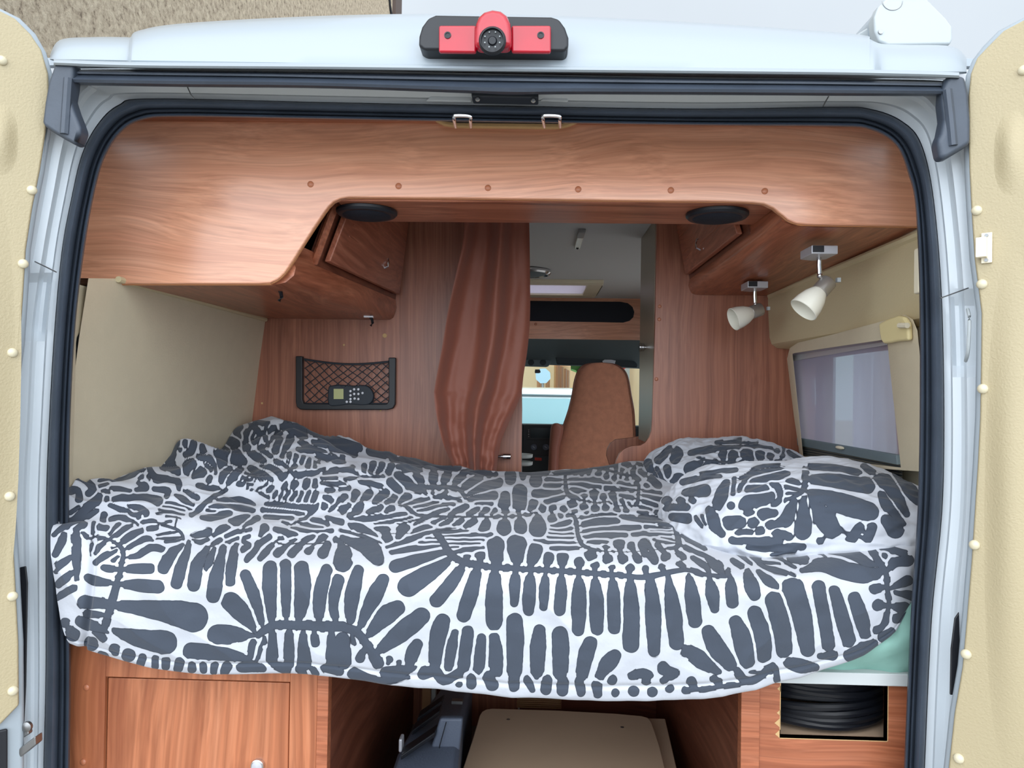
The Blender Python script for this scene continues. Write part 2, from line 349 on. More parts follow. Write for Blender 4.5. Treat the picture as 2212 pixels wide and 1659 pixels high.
# brake light with reversing camera
bl = MB().prism([at(x, y, 1.318) for x, y in ((912,122),(913,102),(919,82),(932,64),(948,57),(1190,61),(1206,66),(1219,84),(1226,104),(1226,124),(1218,134),(924,131))], (0,-.042,0)).build('brake_light', M['black'], van, bevel=.008, seg=4, label='high brake light with red lens and reversing camera')
for a, b in ((949,1030),(1105,1190)):
    MB().prism([at(x, y, 1.276) for x, y in ((a,118),(b,119),(b,60),(a,60))], (0,-.010,0)).build('lens', M['red'], bl, bevel=.004, seg=3, label='glossy red lens')
dome = [(1029,119),(1029,84),(1030,70),(1036,55),(1048,44),(1066,39),(1084,42),(1097,52),(1104,68),(1106,84),(1106,119)]
MB().prism([at(x, y, 1.278) for x, y in dome], (0,-.034,0)).build('camera_dome', M['red'], bl, bevel=.010, seg=5, label='red arched dome over the camera')
c = at(1064, 90, 1.243)
MB().lathe([(.023,.0),(.023,.006),(.020,.010),(.019,.010),(.018,.004),(.008,.003),(.006,.006),(0,.006)], c, (0,-1,-.12), 30).build('camera', M['black'], bl, label='round black camera eye')
for k in range(8):
    a = math.pi/8 + k*math.pi/4
    MB().blob(c + V((.0135*math.cos(a), -.0075, .0135*math.sin(a))), .0014, 8).build('diode', M['white'], bl)
for x in (967, 1168):
    MB().lathe([(.006,0),(.006,.001),(.004,.0012),(.004,-.004),(0,-.004)], at(x, 76, 1.2655), (0,-1,0), 16).build('screw_hole', M['black'], bl)

# rear doors (open)
def rear_door(side, edge, lin_off, rivets, bulges, P0, cut=1545):
    d = V((side*.75, -.66, 0)).normalized(); nn = V((-side*.66, -.75, 0)).normalized()
    pts = [onplane(x, y, P0, nn) for x, y in edge]
    top, bot = pts[0], pts[-1]
    far = .78
    s0 = (top - V(P0)).dot(d)
    ftop = V(P0) + d*far; ftop.z = top.z + .0; fbot = V(P0) + d*far; fbot.z = bot.z
    poly = pts + [fbot, ftop]
    door = MB().prism(poly, -nn*.05).build('rear_door', M['paint'], van, bevel=.008, seg=3, label='open rear door with white edge and cream lining')
    lp = [onplane(x + lin_off[0]*side, y + (6 if i < 3 else 0), V(P0) + nn*.001, nn) for i, (x, y) in enumerate(edge) if y < cut]
    lb = lp[-1]
    lpoly = [p for p in lp] + [lp[-1] + V((0,0,-.03)) + d*.03]
    e1 = V(P0) + d*(far-.05); e1.z = lpoly[-1].z; e2 = V(P0) + d*(far-.05); e2.z = lp[0].z - .01
    lining = MB().prism(lpoly + [e1, e2], nn*.010).build('lining', M['lining'], door, bevel=.004, seg=2, label='cream vinyl-covered lining board')
    for x, y in rivets:
        p = onplane(x, y, V(P0) + nn*.011, nn)
        MB().lathe([(.0085,0),(.0085,.0015),(.0075,.004),(.005,.006),(.002,.007),(0,.0072)], p, nn, 18).build('rivet', M['capc'], door)
    for (x, y, w, h, dp) in bulges:
        c = onplane(x, y, V(P0) + nn*.011, nn); rows = []
        for i in range(19):
            rr = i/18.; fall = dp*(.5+.5*math.cos(math.pi*rr))**1.0
            rows.append([c + d*(w*rr*math.cos(2*math.pi*k/40)) + V((0,0,1))*(h*rr*(abs(math.sin(2*math.pi*k/40))**.8)*(1 if k < 20 else -1)) + nn*(fall - .0006) for k in range(40)])
        MB().grid(rows, True).build('pressed_relief', M['lining'], door)
    # dark trim at the bottom of the door
    if cut > 1600: return door, d, nn
    p = [onplane(x, y, V(P0) + nn*.002, nn) for x, y in ((edge[-1][0] + side*36, 1572), (edge[-1][0] + side*36, 1900))]
    q = [p[0] , p[1], p[1] + d*.5, p[0] + d*.5]
    MB().prism(q, nn*.006).build('lower_trim', M['black'], door, bevel=.01, seg=3, label='dark plastic trim at the foot of the door')
    return door, d, nn
EL = [(0,15),(44,37),(78,71),(101,111),(116,162),(118,203),(111,287),(98,371),(82,449),(68,540),(62,640),(55,743),(42,844),(37,979),(36,1100),(44,1230),(52,1386),(53,1520),(53,1659),(52,1850)]
dl, ddl, dnl = rear_door(-1, EL, (13,0), ((4,131),(69,411),(50,570),(27,762),(21,1072),(27,1288),(28,1492)), ((2,300,.030,.075,.010),(-45,900,.06,.50,.010)), at(60, 850, 1.31))
ER = [(2212,34),(2155,64),(2121,98),(2098,128),(2084,162),(2079,209),(2079,287),(2081,371),(2085,450),(2092,560),(2100,620),(2107,677),(2106,785),(2104,900),(2099,1001),(2086,1204),(2075,1339),(2066,1439),(2049,1538),(2036,1659),(2015,1850)]
dr, ddr, dnr = rear_door(1, ER, (15,0), ((2211,152),(2110,455),(2121,614),(2123,840),(2105,1177),(2087,1413),(2071,1638)), ((2185,330,.030,.085,.010),(2185,1100,.045,.50,.012)), at(2100, 850, 1.31), cut=1900)

# magnet contact on the right door
pm = onplane(2132, 536, at(2100,850,1.31) + dnr*.012, dnr)
R = Matrix((ddr, dnr, V((0,0,1)))).transposed()
mg = thing('door_contact', pm, 'small ivory alarm contact screwed to the lining of the right rear door', 'sensor')
MB().obx(pm + dnr*.002, (.016,.004,.052), R).build('mounting_plate', M['ivory'], mg, bevel=.0012)
MB().obx(pm + dnr*.010 - ddr*.006, (.016,.014,.034), R).build('housing', M['ivory'], mg, bevel=.0015)
for k in (-1, 1):
    MB().lathe([(.003,0),(.003,.002),(0,.002)], pm + dnr*.004 + V((0,0,k*.021)), dnr, 12).build('screw', M['steel'], mg)
# hinge strap on the left pillar
hg = MB().prism([at(x, y, 1.33) for x, y in ((52,1610),(92,1580),(93,1598),(60,1625))], (0,-.02,0)).build('hinge_arm', M['steel'], van, bevel=.002, label='dull steel door check arm')
MB().lathe([(.009,0),(.009,.006),(.004,.008),(0,.008)], at(61, 1568, 1.32), (0,-1,0), 16).build('bolt', M['steel'], hg)
MB().prism([at(x, y, 1.33) for x, y in ((50,1560),(68,1562),(72,1580),(56,1590))], (0,-.012,0)).build('bracket', M['steel'], hg, bevel=.002)
# door strap on right pillar
MB().tube([V(p) for p in cr([at(2090,668,1.335), at(2094,690,1.32), at(2092,740,1.32), at(2090,765,1.325), at(2086,780,1.34)], 16)], .003, 7).build('stay_cord', M['white'], van)
for pts in (((44,1225),(58,1222),(62,1260),(58,1480),(54,1560),(46,1560)), ((2070,1320),(2060,1335),(2052,1400),(2050,1500),(2058,1500),(2072,1400))):  # black strips paint the shade in the gap between door and pillar
    MB().prism([at(x, y, 1.344) for x, y in pts], (0,-.004,0)).build('door_gap_shade', M['black'], van, bevel=.003)

# awning case on the roof
aw = thing('awning', at(1970, 96, 1.55), 'white rolled awning case fixed along the right roof edge', 'awning')
capo = [(1919,98),(1900,90),(1890,66),(1888,36),(1898,13),(1915,-4),(1940,-20),(1985,-22),(2015,8),(2045,38),(2059,57),(2059,84),(2054,96)]
MB().prism([at(x, y, 1.55) for x, y in capo], (0,.03,0)).build('end_cap', M['white'], aw, bevel=.006, seg=3, label='rounded white end cap')
cx = sum(p[0] for p in capo)/len(capo); cy = sum(p[1] for p in capo)/len(capo)
MB().prism([at(cx + (x-cx)*.95, cy + (y-cy)*.95, 1.58) for x, y in capo], (0,3.2,0)).build('case', M['paint'], aw, bevel=.006)
MB().lathe([(.005,0),(.005,.002),(0,.002)], at(1902, 69, 1.549), (0,-1,0), 12).build('screw', M['steel'], aw)
MB().prism([at(x, y, 1.62) for x, y in ((1850,74),(1905,40),(1912,96),(1880,100))], (0,.06,0)).build('roof_bracket', M['white'], aw, bevel=.004)
q = [at(1928 + 22*math.cos(t), 2 + 20*math.sin(t), 1.5495) for t in [math.pi*k/20 for k in range(21)]]
MB().tube(q, .0008, 5).build('cap_seam', M['steel'], aw)

# ================================================================ INSIDE SHELL (setting)
S = 'structure'
# left wall
zl = [(-1.12,-.985),(-.6,-.985),(-.35,-.980),(-.1,-.968),(.1,-.947),(.236,-.930),(.243,-.934),(.244,-1.04),(.605,-1.03)]
MB().grid([[V((x, y, min(z, .1497*y) if .2 < z < .3 else z)) for y in (1.50,1.62,2.0,2.3,2.52)] for z, x in zl]).build('wall_left', M['cream'], kind=S, label='plain cream lined side wall left of the bed')
MB().bx(-.99,-.96,2.53,2.9,-1.12,.605).bx(-.99,-.96,2.9,3.7,-1.12,-.15).bx(-.99,-.96,2.9,3.7,.3,.605).bx(-.99,-.96,3.7,4.7,-1.12,.605).build('wall_left_front', M['cream'], kind=S, label='cream side wall beyond the partition')
# right wall with window hole
def xr(z):
    T = [(-1.12,.905),(-.6,.905),(-.26,.895),(-.22,.892),(.14,.860),(.165,.856),(.60,.80)]
    for (a, xa), (b, xb) in zip(T, T[1:]):
        if a <= z <= b: return xa + (xb-xa)*(z-a)/(b-a)
    return T[-1][1]
ys = [1.50,1.72,1.84,2.02,2.22,2.44,2.52]; zs = [-1.12,-.6,-.26,-.20,0,.135,.22,.4,.605]
m = MB()
for i in range(len(zs)-1):
    for j in range(len(ys)-1):
        if 1.80 < ys[j] and ys[j+1] < 2.46 and zs[i] > -.25 and zs[i+1] < .14: continue
        m.add([(xr(zs[a]), ys[b], zs[a]) for a, b in ((i,j),(i,j+1),(i+1,j+1),(i+1,j))], [(0,1,2,3)])
        m.add([(.963, ys[b], zs[a]) for a, b in ((i,j),(i,j+1),(i+1,j+1),(i+1,j))], [(0,1,2,3)])
m.build('wall_right', M['cream'], kind=S, label='cream lined side wall around the window')
MB().bx(.86,.90,2.53,2.95,-1.12,.605).bx(.86,.90,4.15,4.7,-1.12,.605).build('wall_right_front', M['cream'], kind=S, label='side wall beyond the wardrobe')
# padded upper panel on the right wall
prof = [(.605,.79),(.45,.815),(.36,.775),(.34,.768),(.28,.770),(.20,.775),(.178,.782),(.165,.80),(.160,.858)]
rows = []
for z, x in prof:
    rows.append([V((x + (2.5-y)*.062, y, z)) for y in (1.52,1.6,1.8,2.0,2.2,2.4,2.498)])
MB().grid(rows).build('wall_right_upper', M['creampad'], kind=S, label='padded cream panel above the window')
# pale trim bead along right wall under cabinet
MB().tube([V((.772 + (2.5-y)*.062, y, .338 + (2.5-y)*.025)) for y in (1.5,1.7,1.9,2.1,2.3,2.49)], .010, 8).build('trim_3', M['creampad'], kind=S)
MB().tube([V((-.925, y, .238)) for y in (1.6,1.8,2.0,2.2,2.49)], .007, 8).build('trim_4', M['creampad'], kind=S)
# rear corner trims behind the seal
def jamb(lo, hi, xw, name, yend):
    rows = []
    idx = range(lo, hi)
    rows.append([at(inn[i][0], inn[i][1], 1.455) + V((-.004 if xw < 0 else .004, 0, 0)) for i in idx])
    r2 = []; r3 = []
    for i in idx:
        p = rows[0][i-lo]
        ye = yend(p.z)
        r2.append(V((p.x*.4 + xw*.6 , 1.475, p.z))); r3.append(V((xw, ye, p.z)))
    MB().grid([rows[0], r2, r3]).build(name, M['cream'], kind=S)
yl = lambda z: 1.50 if z < .10 else min(1.618, 1.50 + (z-.10)*.9)
jamb(0, int(NR*5.62/24), -.953, 'trim_1', yl)
jamb(int(NR*19.15/24), NR, .86, 'trim_2', lambda z: 1.51)
# floor, ceiling
MB().bx(-1.06,.965,1.42,5.95,-1.16,-1.12).build('floor', mat('grey_vinyl_floor', (110,104,98), .6, var=.05), kind=S)
hx0, hx1, hy0, hy1 = -.22, .285, 3.98, 4.42
zc = .605
m = MB().bx(-1.06,.965,1.44,hy0,zc,zc+.03).bx(-1.06,.965,hy1,4.75,zc,zc+.03).bx(-1.06,hx0,hy0,hy1,zc,zc+.03).bx(hx1,.965,hy0,hy1,zc,zc+.03)
m.build('ceiling', M['ceiling'], kind=S)
m = MB().bx(-1.06,.965,1.46,hy0,zc+.045,zc+.06).bx(-1.06,.965,hy1,4.9,zc+.045,zc+.06).bx(-1.06,hx0,hy0,hy1,zc+.045,zc+.06).bx(hx1,.965,hy0,hy1,zc+.045,zc+.06)
m.build('roof_skin', M['paint'], van)
# partitions
pl = [at(x, y, 2.5) for x, y in ((1135,240),(1132,860),(1128,1100))]
MB().prism([V((-.99,2.5,.605)), V((pl[0].x,2.5,.605)), V((pl[0].x,2.5,.1)), V((pl[1].x-.006,2.5,-.05)), V((pl[2].x-.004,2.5,-.5)), V((pl[2].x-.004,2.5,-1.12)), V((-.99,2.5,-1.12))], (0,.025,0)).build('wall_front_left', M['wood_v'], kind=S, label='brown wood partition left of the aisle')
rp = [(1419,470),(1415,700),(1409,900),(1407,930),(1402,945),(1394,956),(1384,962),(1362,964),(1348,970),(1338,980),(1331,996),(1326,1012),(1320,1040)]
pts = [at(x, y, 2.5) for x, y in rp]; pts[0].z = .605
MB().prism(pts + [V((pts[-1].x,2.5,-.5)), V((.93,2.5,-.5)), V((.93,2.5,.605))], (0,.02,0)).build('wall_front_right', M['wood_v'], kind=S, label='brown wood wardrobe side right of the aisle with a scooped lower edge', bevel=.002)
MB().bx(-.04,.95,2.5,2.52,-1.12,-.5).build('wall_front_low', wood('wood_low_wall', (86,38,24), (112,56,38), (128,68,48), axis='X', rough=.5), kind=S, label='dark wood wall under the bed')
for x, y, r in ((831,725,.008),(743,745,.004),(566,871,.004),(822,887,.003)):
    p = at(x, y, 2.4985)
    MB().lathe([(r,0),(r*.7,.001),(0,.001)], p, (0,-1,0), 7).build('chip_mark', M['ply'], bpy.data.objects['wall_front_left'])
for x, y in ((1418,819),(1425,662),(1415,974),(1424,690)):
    MB().lathe([(.006,0),(.006,.001),(.004,.003),(0,.0035)], at(x+ (0), y, 2.4995), (0,-1,0), 14).build('screw_cap', M['capt'], bpy.data.objects['wall_front_right'])

# ================================================================ OVERHEAD CABINETS
YF = 1.62
fo = [(150,613),(300,613),(560,613),(584,611),(600,603),(614,590),(630,567),(650,535),(675,496),(698,462),(709,447),(720,436),(735,429),(752,426),(1000,428),(1300,432),(1560,435),(1625,437),(1650,440),(1670,449),(1688,463),(1702,475),(1720,482),(1745,485),(1900,488),(2060,490)]
upper = [(2060,190),(1600,185),(1106,180),(600,175),(150,170)]
oc = thing('rear_overhead_panel', at(1106, 613, YF), 'wide brown wood panel across the top of the opening, stepped lower on the left', 'panel')
MB().prism([at(x, y, YF) for x, y in fo + upper], (0,.018,0)).build('panel', M['wood_h'], oc, bevel=.0035, seg=3)
ed = cr([at(x, y, YF+.009) for x, y in fo], 150)
MB().tube([V(p) + V((0,0,.003)) for p in ed], .007, 8).build('edge_banding', M['wood_edge'], oc, label='lighter rounded edge band')
for x, y in ((671,398),(861,402),(1054,406),(1249,409),(1449,411),(1652,413)):
    MB().lathe([(.0068,0),(.0068,.0015),(.005,.003),(.002,.0037),(0,.0038)], at(x, y, YF-.0002), (0,-1,0), 20).build('screw_cap', M['capt'], oc)
# step at top, finger recess
MB().prism([at(x, y, YF) for x, y in ((200,240),(2010,252),(2010,276),(200,262))], (0,-.012,0)).build('top_batten', M['wood_cabh'], oc, bevel=.002)
MB().prism([at(x, y, YF-.012) for x, y in ((952,240),(1244,244),(1248,268),(1225,277),(1200,281),(985,278),(960,274),(940,264))], (0,-.012,0)).build('latch_recess', M['ply'], oc, bevel=.003, label='raw edged cut-out for the latches')
MB().prism([at(x, y, YF-.026) for x, y in ((948,240),(1240,244),(1240,262),(1210,268),(990,266),(955,262))], (0,-.006,0)).build('recess_shade_plate', M['black'], oc)  # black plate in front of the panel, painting in the recess's shade
# soffit behind the middle of the panel
MB().bx(-.455,.53,1.638,1.84,.425,.60).build('soffit', wood('wood_soffit', (130,70,48), (168,100,72), (190,122,92), axis='X', rough=.3), oc, bevel=.003)
for x, lab in ((-.405,'black oval-looking round speaker under the panel, left one above the aisle'), (.412,'black round speaker under the panel, right one beside the reading lamps')):
    t = thing('speaker', (x, 1.72, .425), lab, 'speaker', 'speakers in the overhead soffit')
    MB().lathe([(.071,0),(.071,-.006),(.066,-.011),(.060,-.012)], (x,1.725,.424), (0,0,1), 40).build('rim', M['black'], t)
    MB().lathe([(.061,-.008),(.055,-.013),(.035,-.018),(.0,-.020)], (x,1.725,.424), (0,0,1), 40).build('grille', M['speaker'], t)

def lerp(a, b, t): return V(a)*(1-t) + V(b)*t
def overhead(name, label, sx, R1, R2, Bx, zb, T1, T2, doorY, hY):
    """cabinet along a side wall: R1,R2 rail top line; underside x at both ends Bx, z zb; T top line"""
    t = thing(name, lerp(R1, R2, .5), label, 'cabinet', None)
    # rail + underside
    rows = []
    for k in range(13):
        f = k/12.; r = lerp(R1, R2, f); y = r.y; bxx = Bx[0]*(1-f) + Bx[1]*f; z = zb[0]*(1-f) + zb[1]*f
        w = -.98 if sx < 0 else .86
        if sx > 0: w = .78 + (2.5-y)*.062
        else: w = -.93
        out_ = -sx
        rows.append([V((r.x - out_*.015, y, r.z + .03)), V((r.x, y, r.z + .03)), V((r.x, y, r.z)), V((r.x + out_*.004, y, r.z*.6 + z*.4)), V((r.x + out_*.0, y, r.z*.35 + z*.65)),
                     V((r.x*.7 + bxx*.3, y, r.z*.12 + z*.88)), V((r.x*.3 + bxx*.7, y, z + .002)), V((bxx, y, z)), V(((bxx + w)/2, y, z)), V((w, y, z))])
    MB().grid(rows).build('underside', M['wood_rail'], t, angle=60, label='rounded wooden rail and underside')
    e0 = rows[0]; zt0 = (.605 if sx > 0 else e0[0].z)
    MB().prism([V((p.x, 1.643, p.z)) for p in e0] + [V((e0[-1].x, 1.643, zt0)), V((e0[0].x + sx*.004, 1.643, zt0))], (0,.012,0)).build('end_plate', M['wood_rail'], t)
    # carcass face above the rail
    def fp(y, h, o=0):
        f = (y - R1[1])/(R2[1]-R1[1]); a = lerp(R1, R2, f); b = lerp(T1, T2, f); p = a*(1-h) + b*h; return V((p.x - sx*o, y, p.z))
    MB().add([fp(doorY[0]-.04,0), fp(R2[1],0), fp(R2[1],1), fp(doorY[0]-.04,1)] + [fp(doorY[0]-.04,0)+V((sx*.02,0,0)), fp(R2[1],0)+V((sx*.02,0,0)), fp(R2[1],1)+V((sx*.02,0,0)), fp(doorY[0]-.04,1)+V((sx*.02,0,0))],
             [(0,1,2,3),(7,6,5,4),(0,4,5,1),(1,5,6,2),(2,6,7,3),(3,7,4,0)]).build('carcass', M['wood_dark'], t)
    y0, y1 = doorY
    q = [fp(y0,.05,.004), fp(y1,.05,.004), fp(y1,.97,.004), fp(y0,.97,.004)]
    d = MB().prism(q, V((-sx*.016,0,0))).build('door', M['wood_y'], t, bevel=.003, seg=2, label='wood cabinet door with grooves')
    for h0, h1 in ((.40,.86),(.30,.76),(.66,.95)):
        a = fp(y0+.06,h0,.0212); b = fp(y1-.02,h0-.02,.0212)
        MB().tube([a, lerp(a,b,.5), b], .0022, 6).build('groove', M['wood_rail'], d)
    hp = fp(hY, .28, .021)
    MB().tube([hp + V((0,0,.018)), hp + V((-sx*.012,0,.012)), hp + V((-sx*.014,0,0)), hp + V((-sx*.012,0,-.012)), hp + V((0,0,-.018))], .0028, 8).build('handle', M['chrome'], d, label='small chrome bow handle')
    return t, fp
tl, fl = overhead('overhead_cabinet', 'left overhead wood cabinet with a deep curved underside and open end niche', -1, (-.548,1.642,.300), (-.483,2.498,.3125), (-.607,-.505), (at(400,613,1.62).z+.001,.243), (-.425,1.642,.60), (-.455,2.498,.60), (1.80,2.47), 2.22)
MB().tube([V(p) for p in cr([fl(1.765,.02,-.004), fl(1.755,.1,0), fl(1.75,.4,0), fl(1.75,.9,0)], 20)], .010, 8).build('niche_trim', M['wood_rail'], tl, label='rounded trim beside the open niche')
MB().bx(-.92,-.56,1.66,1.74,.27,.60).build('niche_back', M['wood_dark'], tl)
tr, fr = overhead('overhead_cabinet', 'right overhead wood cabinet above the reading lamps', 1, (.534,1.642,.412), (.508,2.498,.392), (.602,.530), (at(1900,488,1.62).z+.001,.340), (.47,1.642,.60), (.47,2.498,.60), (1.90,2.47), 2.22)
# hooks under the left cabinet
for (px, py, lab) in ((598,622,'black plastic hook under the left cabinet, nearer one by the curved corner'), (797,683,'black plastic hook under the left cabinet, farther one by the partition')):
    zh = .243; d_ = ray(px, py); p = d_ * (zh/d_.z)
    h = thing('hook', p, lab, 'hook', 'hooks under the left cabinet')
    MB().bx(p.x-.016,p.x+.016,p.y-.008,p.y+.008,p.z-.005,p.z+.001).build('base', M['chrome'], h, bevel=.001)
    MB().tube([p + V((.004,0,-.003)), p + V((.010,0,-.010)), p + V((.013,-.003,-.022)), p + V((.008,-.006,-.032))], .0045, 8).build('prong', M['black'], h)

# ================================================================ READING LAMPS
def lamp(px, py, zu, lab, shade_dir, tilt):
    d_ = ray(px, py); p = d_ * (zu/d_.z)
    t = thing('reading_lamp', p, lab, 'lamp', 'reading lamps under the right cabinet')
    x, y, z = p
    m = MB().prism([V((x-.030,y-.045,z)), V((x+.030,y-.045,z)), V((x+.030,y+.025,z)), V((x+.004,y+.045,z)), V((x-.030,y+.03,z))], (0,0,-.020))
    m.build('base', M['silver'], t, bevel=.002, label='silver faceted base')
    MB().bx(x-.028,x-.002,y-.0465,y-.044,z-.016,z-.001).build('rocker_switch', M['black'], t, bevel=.001, label='black switch')
    s0 = V((x+.004,y,z-.018)); s1 = s0 + V((.002,0,-.045))
    MB().tube([s0, s0 + V((0,0,-.02)), s1], .0055, 10).build('stem', M['chrome'], t)
    MB().blob(s1, .007, 12).build('knuckle', M['chrome'], t)
    ax = V(shade_dir).normalized()
    a0 = s1 + tilt
    MB().lathe([(.006,-.002),(.018,0),(.020,.003),(.020,.034),(.018,.036),(.006,.036)], a0, ax, 30).build('socket', M['nickel'], t, bevel=0, label='brushed metal lamp socket')
    MB().obx(a0 - ax*.001 + V((.017,-.008,.0)), (.008,.012,.010)).build('socket_clip', M['white'], t)
    MB().lathe([(.017,.034),(.021,.040),(.028,.055),(.033,.075),(.035,.095),(.0335,.096),(.031,.075),(.026,.055),(.015,.042),(0,.041)], a0, ax, 36).build('shade', M['glassw'], t, label='frosted white glass bell shade')
    return t
lamp(1766, 538, .352, 'nearer reading lamp with white bell shade pointing down, under the right cabinet', (-.66,-.10,-.74), V((.022,0,-.012)))
lamp(1628, 612, .344, 'farther reading lamp with white bell shade turned sideways beside the wood partition', (-.92,-.16,-.36), V((.018,0,-.014)))

# alarm box behind the right seal
MB().bx(.7475,.83,1.478,1.50,at(1976,633,1.48).z,at(1976,534,1.48).z).build('alarm_box', M['ivory'], label='slim ivory alarm box behind the right door seal', cat='sensor', bevel=.004, seg=3)

# ================================================================ WINDOW (right wall)
wn = (1, 0, .088); wp = V((.850,2.1,0))     # plane of the leaning wall
nin = V((-1,0,-.088)).normalized()
def ow(x, y, o=0): return onplane(x, y, wp + nin*o, wn)
win = MB()
fo_ = [(1700,775),(1706,752),(1724,740),(1800,722),(1920,690),(1955,680),(1972,690),(1982,715),(1990,800),(1996,900),(2000,1020),(1730,1000),(1715,900)]
fi_ = [(1712,765),(1713,764),(1716,763),(1800,750),(1890,737),(1914,733),(1916,735),(1918,750),(1926,830),(1935,910),(1946,1010),(1735,985),(1724,880)]
n = len(fo_); A = [ow(x, y, .035) for x, y in fo_]; B = [ow(x, y, .035) for x, y in fi_]; A2 = [ow(x, y, -.02) for x, y in fo_]; B2 = [ow(x, y, -.02) for x, y in fi_]
for i in range(n):
    j = (i+1) % n
    win.add([A[i], A[j], B[j], B[i], A2[i], A2[j], B2[j], B2[i]], [(0,1,2,3),(4,7,6,5),(0,4,5,1),(3,2,6,7)])
wf = win.build('window_1', M['cream'], kind=S, bevel=.006, seg=3, label='side window with cream frame, grey gauze screen and pull handle')
MB().prism([ow(x, y, .036) for x, y in ((1913,733),(1910,715),(1908,698),(1928,688),(1950,681),(1962,683),(1972,697),(1974,735),(1950,737),(1930,741),(1918,742))], nin*.012).build('corner_cap', M['ivory2'], wf, bevel=.006, seg=3, label='yellowed corner cap')
MB().tube([ow(1943,703,.052), ow(1960,703,.052)], .006, 8).build('corner_slot', M['ivory'], wf)
scr = MB().add([ow(x, y, .006) for x, y in ((1708,762),(1920,730),(1950,992),(1732,952))], [(0,1,2,3)]).build('screen', M['gauze'], wf, label='lilac grey gauze screen')
MB().prism([ow(x, y, .008) for x, y in ((1712,768),(1916,738),(1917,745),(1713,780))], nin*.004).build('screen_rail', M['silver'], wf)
MB().prism([ow(x, y, .008) for x, y in ((1727,945),(1945,982),(1947,1004),(1729,962))], nin*.010).build('blind_bar', M['cab'], wf, bevel=.002, label='dark blind bar')
MB().prism([ow(x, y, .004) for x, y in ((1729,962),(1948,1004),(1950,1040),(1732,1010))], nin*.006).build('blind_pleats', mat('grey_blind', (112,108,98), .7), wf)
for k in range(5):
    MB().tube([ow(1731, 968+5*k, .012), ow(1948, 1009+6*k, .012)], .0016, 5).build('pleat', M['dash'], wf)
hp = ow(1814, 967, .022)
MB().blob(hp, (.006,.028,.005), 14).build('handle', M['ivory'], wf, label='ivory pull handle')
# outer pane frame, sheer cloth seen through
g0 = lambda x, y: ow(x, y, -.06)
pane = MB().prism([g0(x, y) for x, y in ((1700,740),(1960,700),(1990,1040),(1720,1000))], V((.004,0,0))).build('pane', M['glass'], wf)
for k, (a, b) in enumerate((((1742,790),(1742,990)), ((1742,790),(1760,772)), ((1760,772),(1930,745)))):
    MB().tube([g0(*a), g0(*b)], .010, 8).build('pane_frame', M['cab'], wf, label='grey outer pane frame')
MB().prism([ow(x, y, -.045) for x, y in ((1754,817),(1762,817),(1764,874),(1757,874))], nin*.006).build('catch', M['white'], wf, bevel=.002)
rows = []
for j in range(5):
    f = j/4.; rows.append([V((1.12 + .010*math.sin(i*.9) + .006*math.sin(i*2.3+j*.3), 1.75 + i*.018, .19 - f*.44)) for i in range(52)])
MB().grid(rows).build('sheer_cloth', M['sheer'], label='pale sheer cloth hanging outside the side window', cat='curtain')

# ================================================================ CURTAIN
NU, NV = 170, 130
Lc = cr([(1003,470),(1000,520),(985,590),(968,670),(955,750),(940,830),(938,860),(945,910),(958,960),(975,1000),(985,1030),(990,1060)], NV)
Rc = cr([(1143,470),(1144,520),(1145,600),(1145,680),(1140,750),(1131,810),(1126,850),(1112,885),(1096,920),(1082,955),(1074,1000),(1072,1030),(1070,1060)], NV)
rows = []
for j in range(NV):
    v = j/(NV-1.); row = []
    l, r = Lc[j], Rc[j]
    for i in range(NU):
        u = i/(NU-1.)
        uu = u + .018*math.sin(7*v + 3*u) + .012*math.sin(17*v+9*u)*v
        ph = uu*math.pi*2
        pinch = math.exp(-((v-.98)/.30)**2)
        fold = (.055*(.5+.5*math.sin(ph*1.9+.9+1.2*v)) + .020*math.sin(ph*3.6+2*v+1)*(.4+.6*v)) * (1-.35*pinch)
        e = .012*mnoise.noise((u*4, v*5, 1.3)) + .004*mnoise.noise((u*9, v*16, 4.)) + .035*max(0, v-.55)*mnoise.noise((u*6, v*26, 9.))
        px = l[0]*(1-u) + r[0]*u; py = l[1]*(1-u) + r[1]*u
        row.append(at(px, py, 2.40 - fold + e))
    rows.append(row)
MB().grid(rows).build('curtain', M['curtain'], label='gathered dark brown curtain hanging at the aisle', cat='curtain', angle=180)

# ================================================================ NET POCKET AND REMOTE
np_ = thing('net_pocket', at(750, 885, 2.49), 'black elastic net pocket in a U frame on the left partition', 'net pocket')
def uframe(o):
    return [(645+o,770),(645+o,862-o*.2),(648+o,874-o),(660+o,881-o),(700,882-o),(800,883-o),(838-o,883-o),(848-o,879-o),(854-o,868),(854-o,774)]
a = [(643,770),(643,868),(645,878),(652,884),(664,885),(760,885),(840,885),(851,882),(856,873),(857,773),(842,773),(842,866),(838,872),(832,873),(760,872),(668,872),(660,870),(657,863),(657,770)]
MB().prism([at(x, y, 2.498) for x, y in a], (0,-.022,0)).build('frame', M['black'], np_, bevel=.003, seg=2)
m = MB()
TL, TR, BL, BR = (657,776), (842,781), (657,871), (842,873)
def npt(u, v):
    x = 657 + 185*u; yt = 776 + 5*u + 8*math.sin(math.pi*u); yb = 872
    return at(x, yt*(1-v) + yb*v, 2.484 - .012*math.sin(math.pi*u)*math.sin(math.pi*min(1, v+.15)))
nc = 9
for k in range(-5, nc+1):
    for s in (1, -1):
        pts = []
        for i in range(25):
            v = i/24.; u = (k + (v*5.2 if s > 0 else (5.2 - v*5.2)))/nc
            u += .010*math.sin(v*9+k)
            if 0 <= u <= 1: pts.append(npt(u, v))
        if len(pts) > 1: m.tube(pts, .0016, 5)
m.tube([npt(i/30., 0) for i in range(31)], .0035, 6); m.tube([npt(i/30., 1) for i in range(31)], .003, 6)
m.build('net', M['rubber2'], np_)
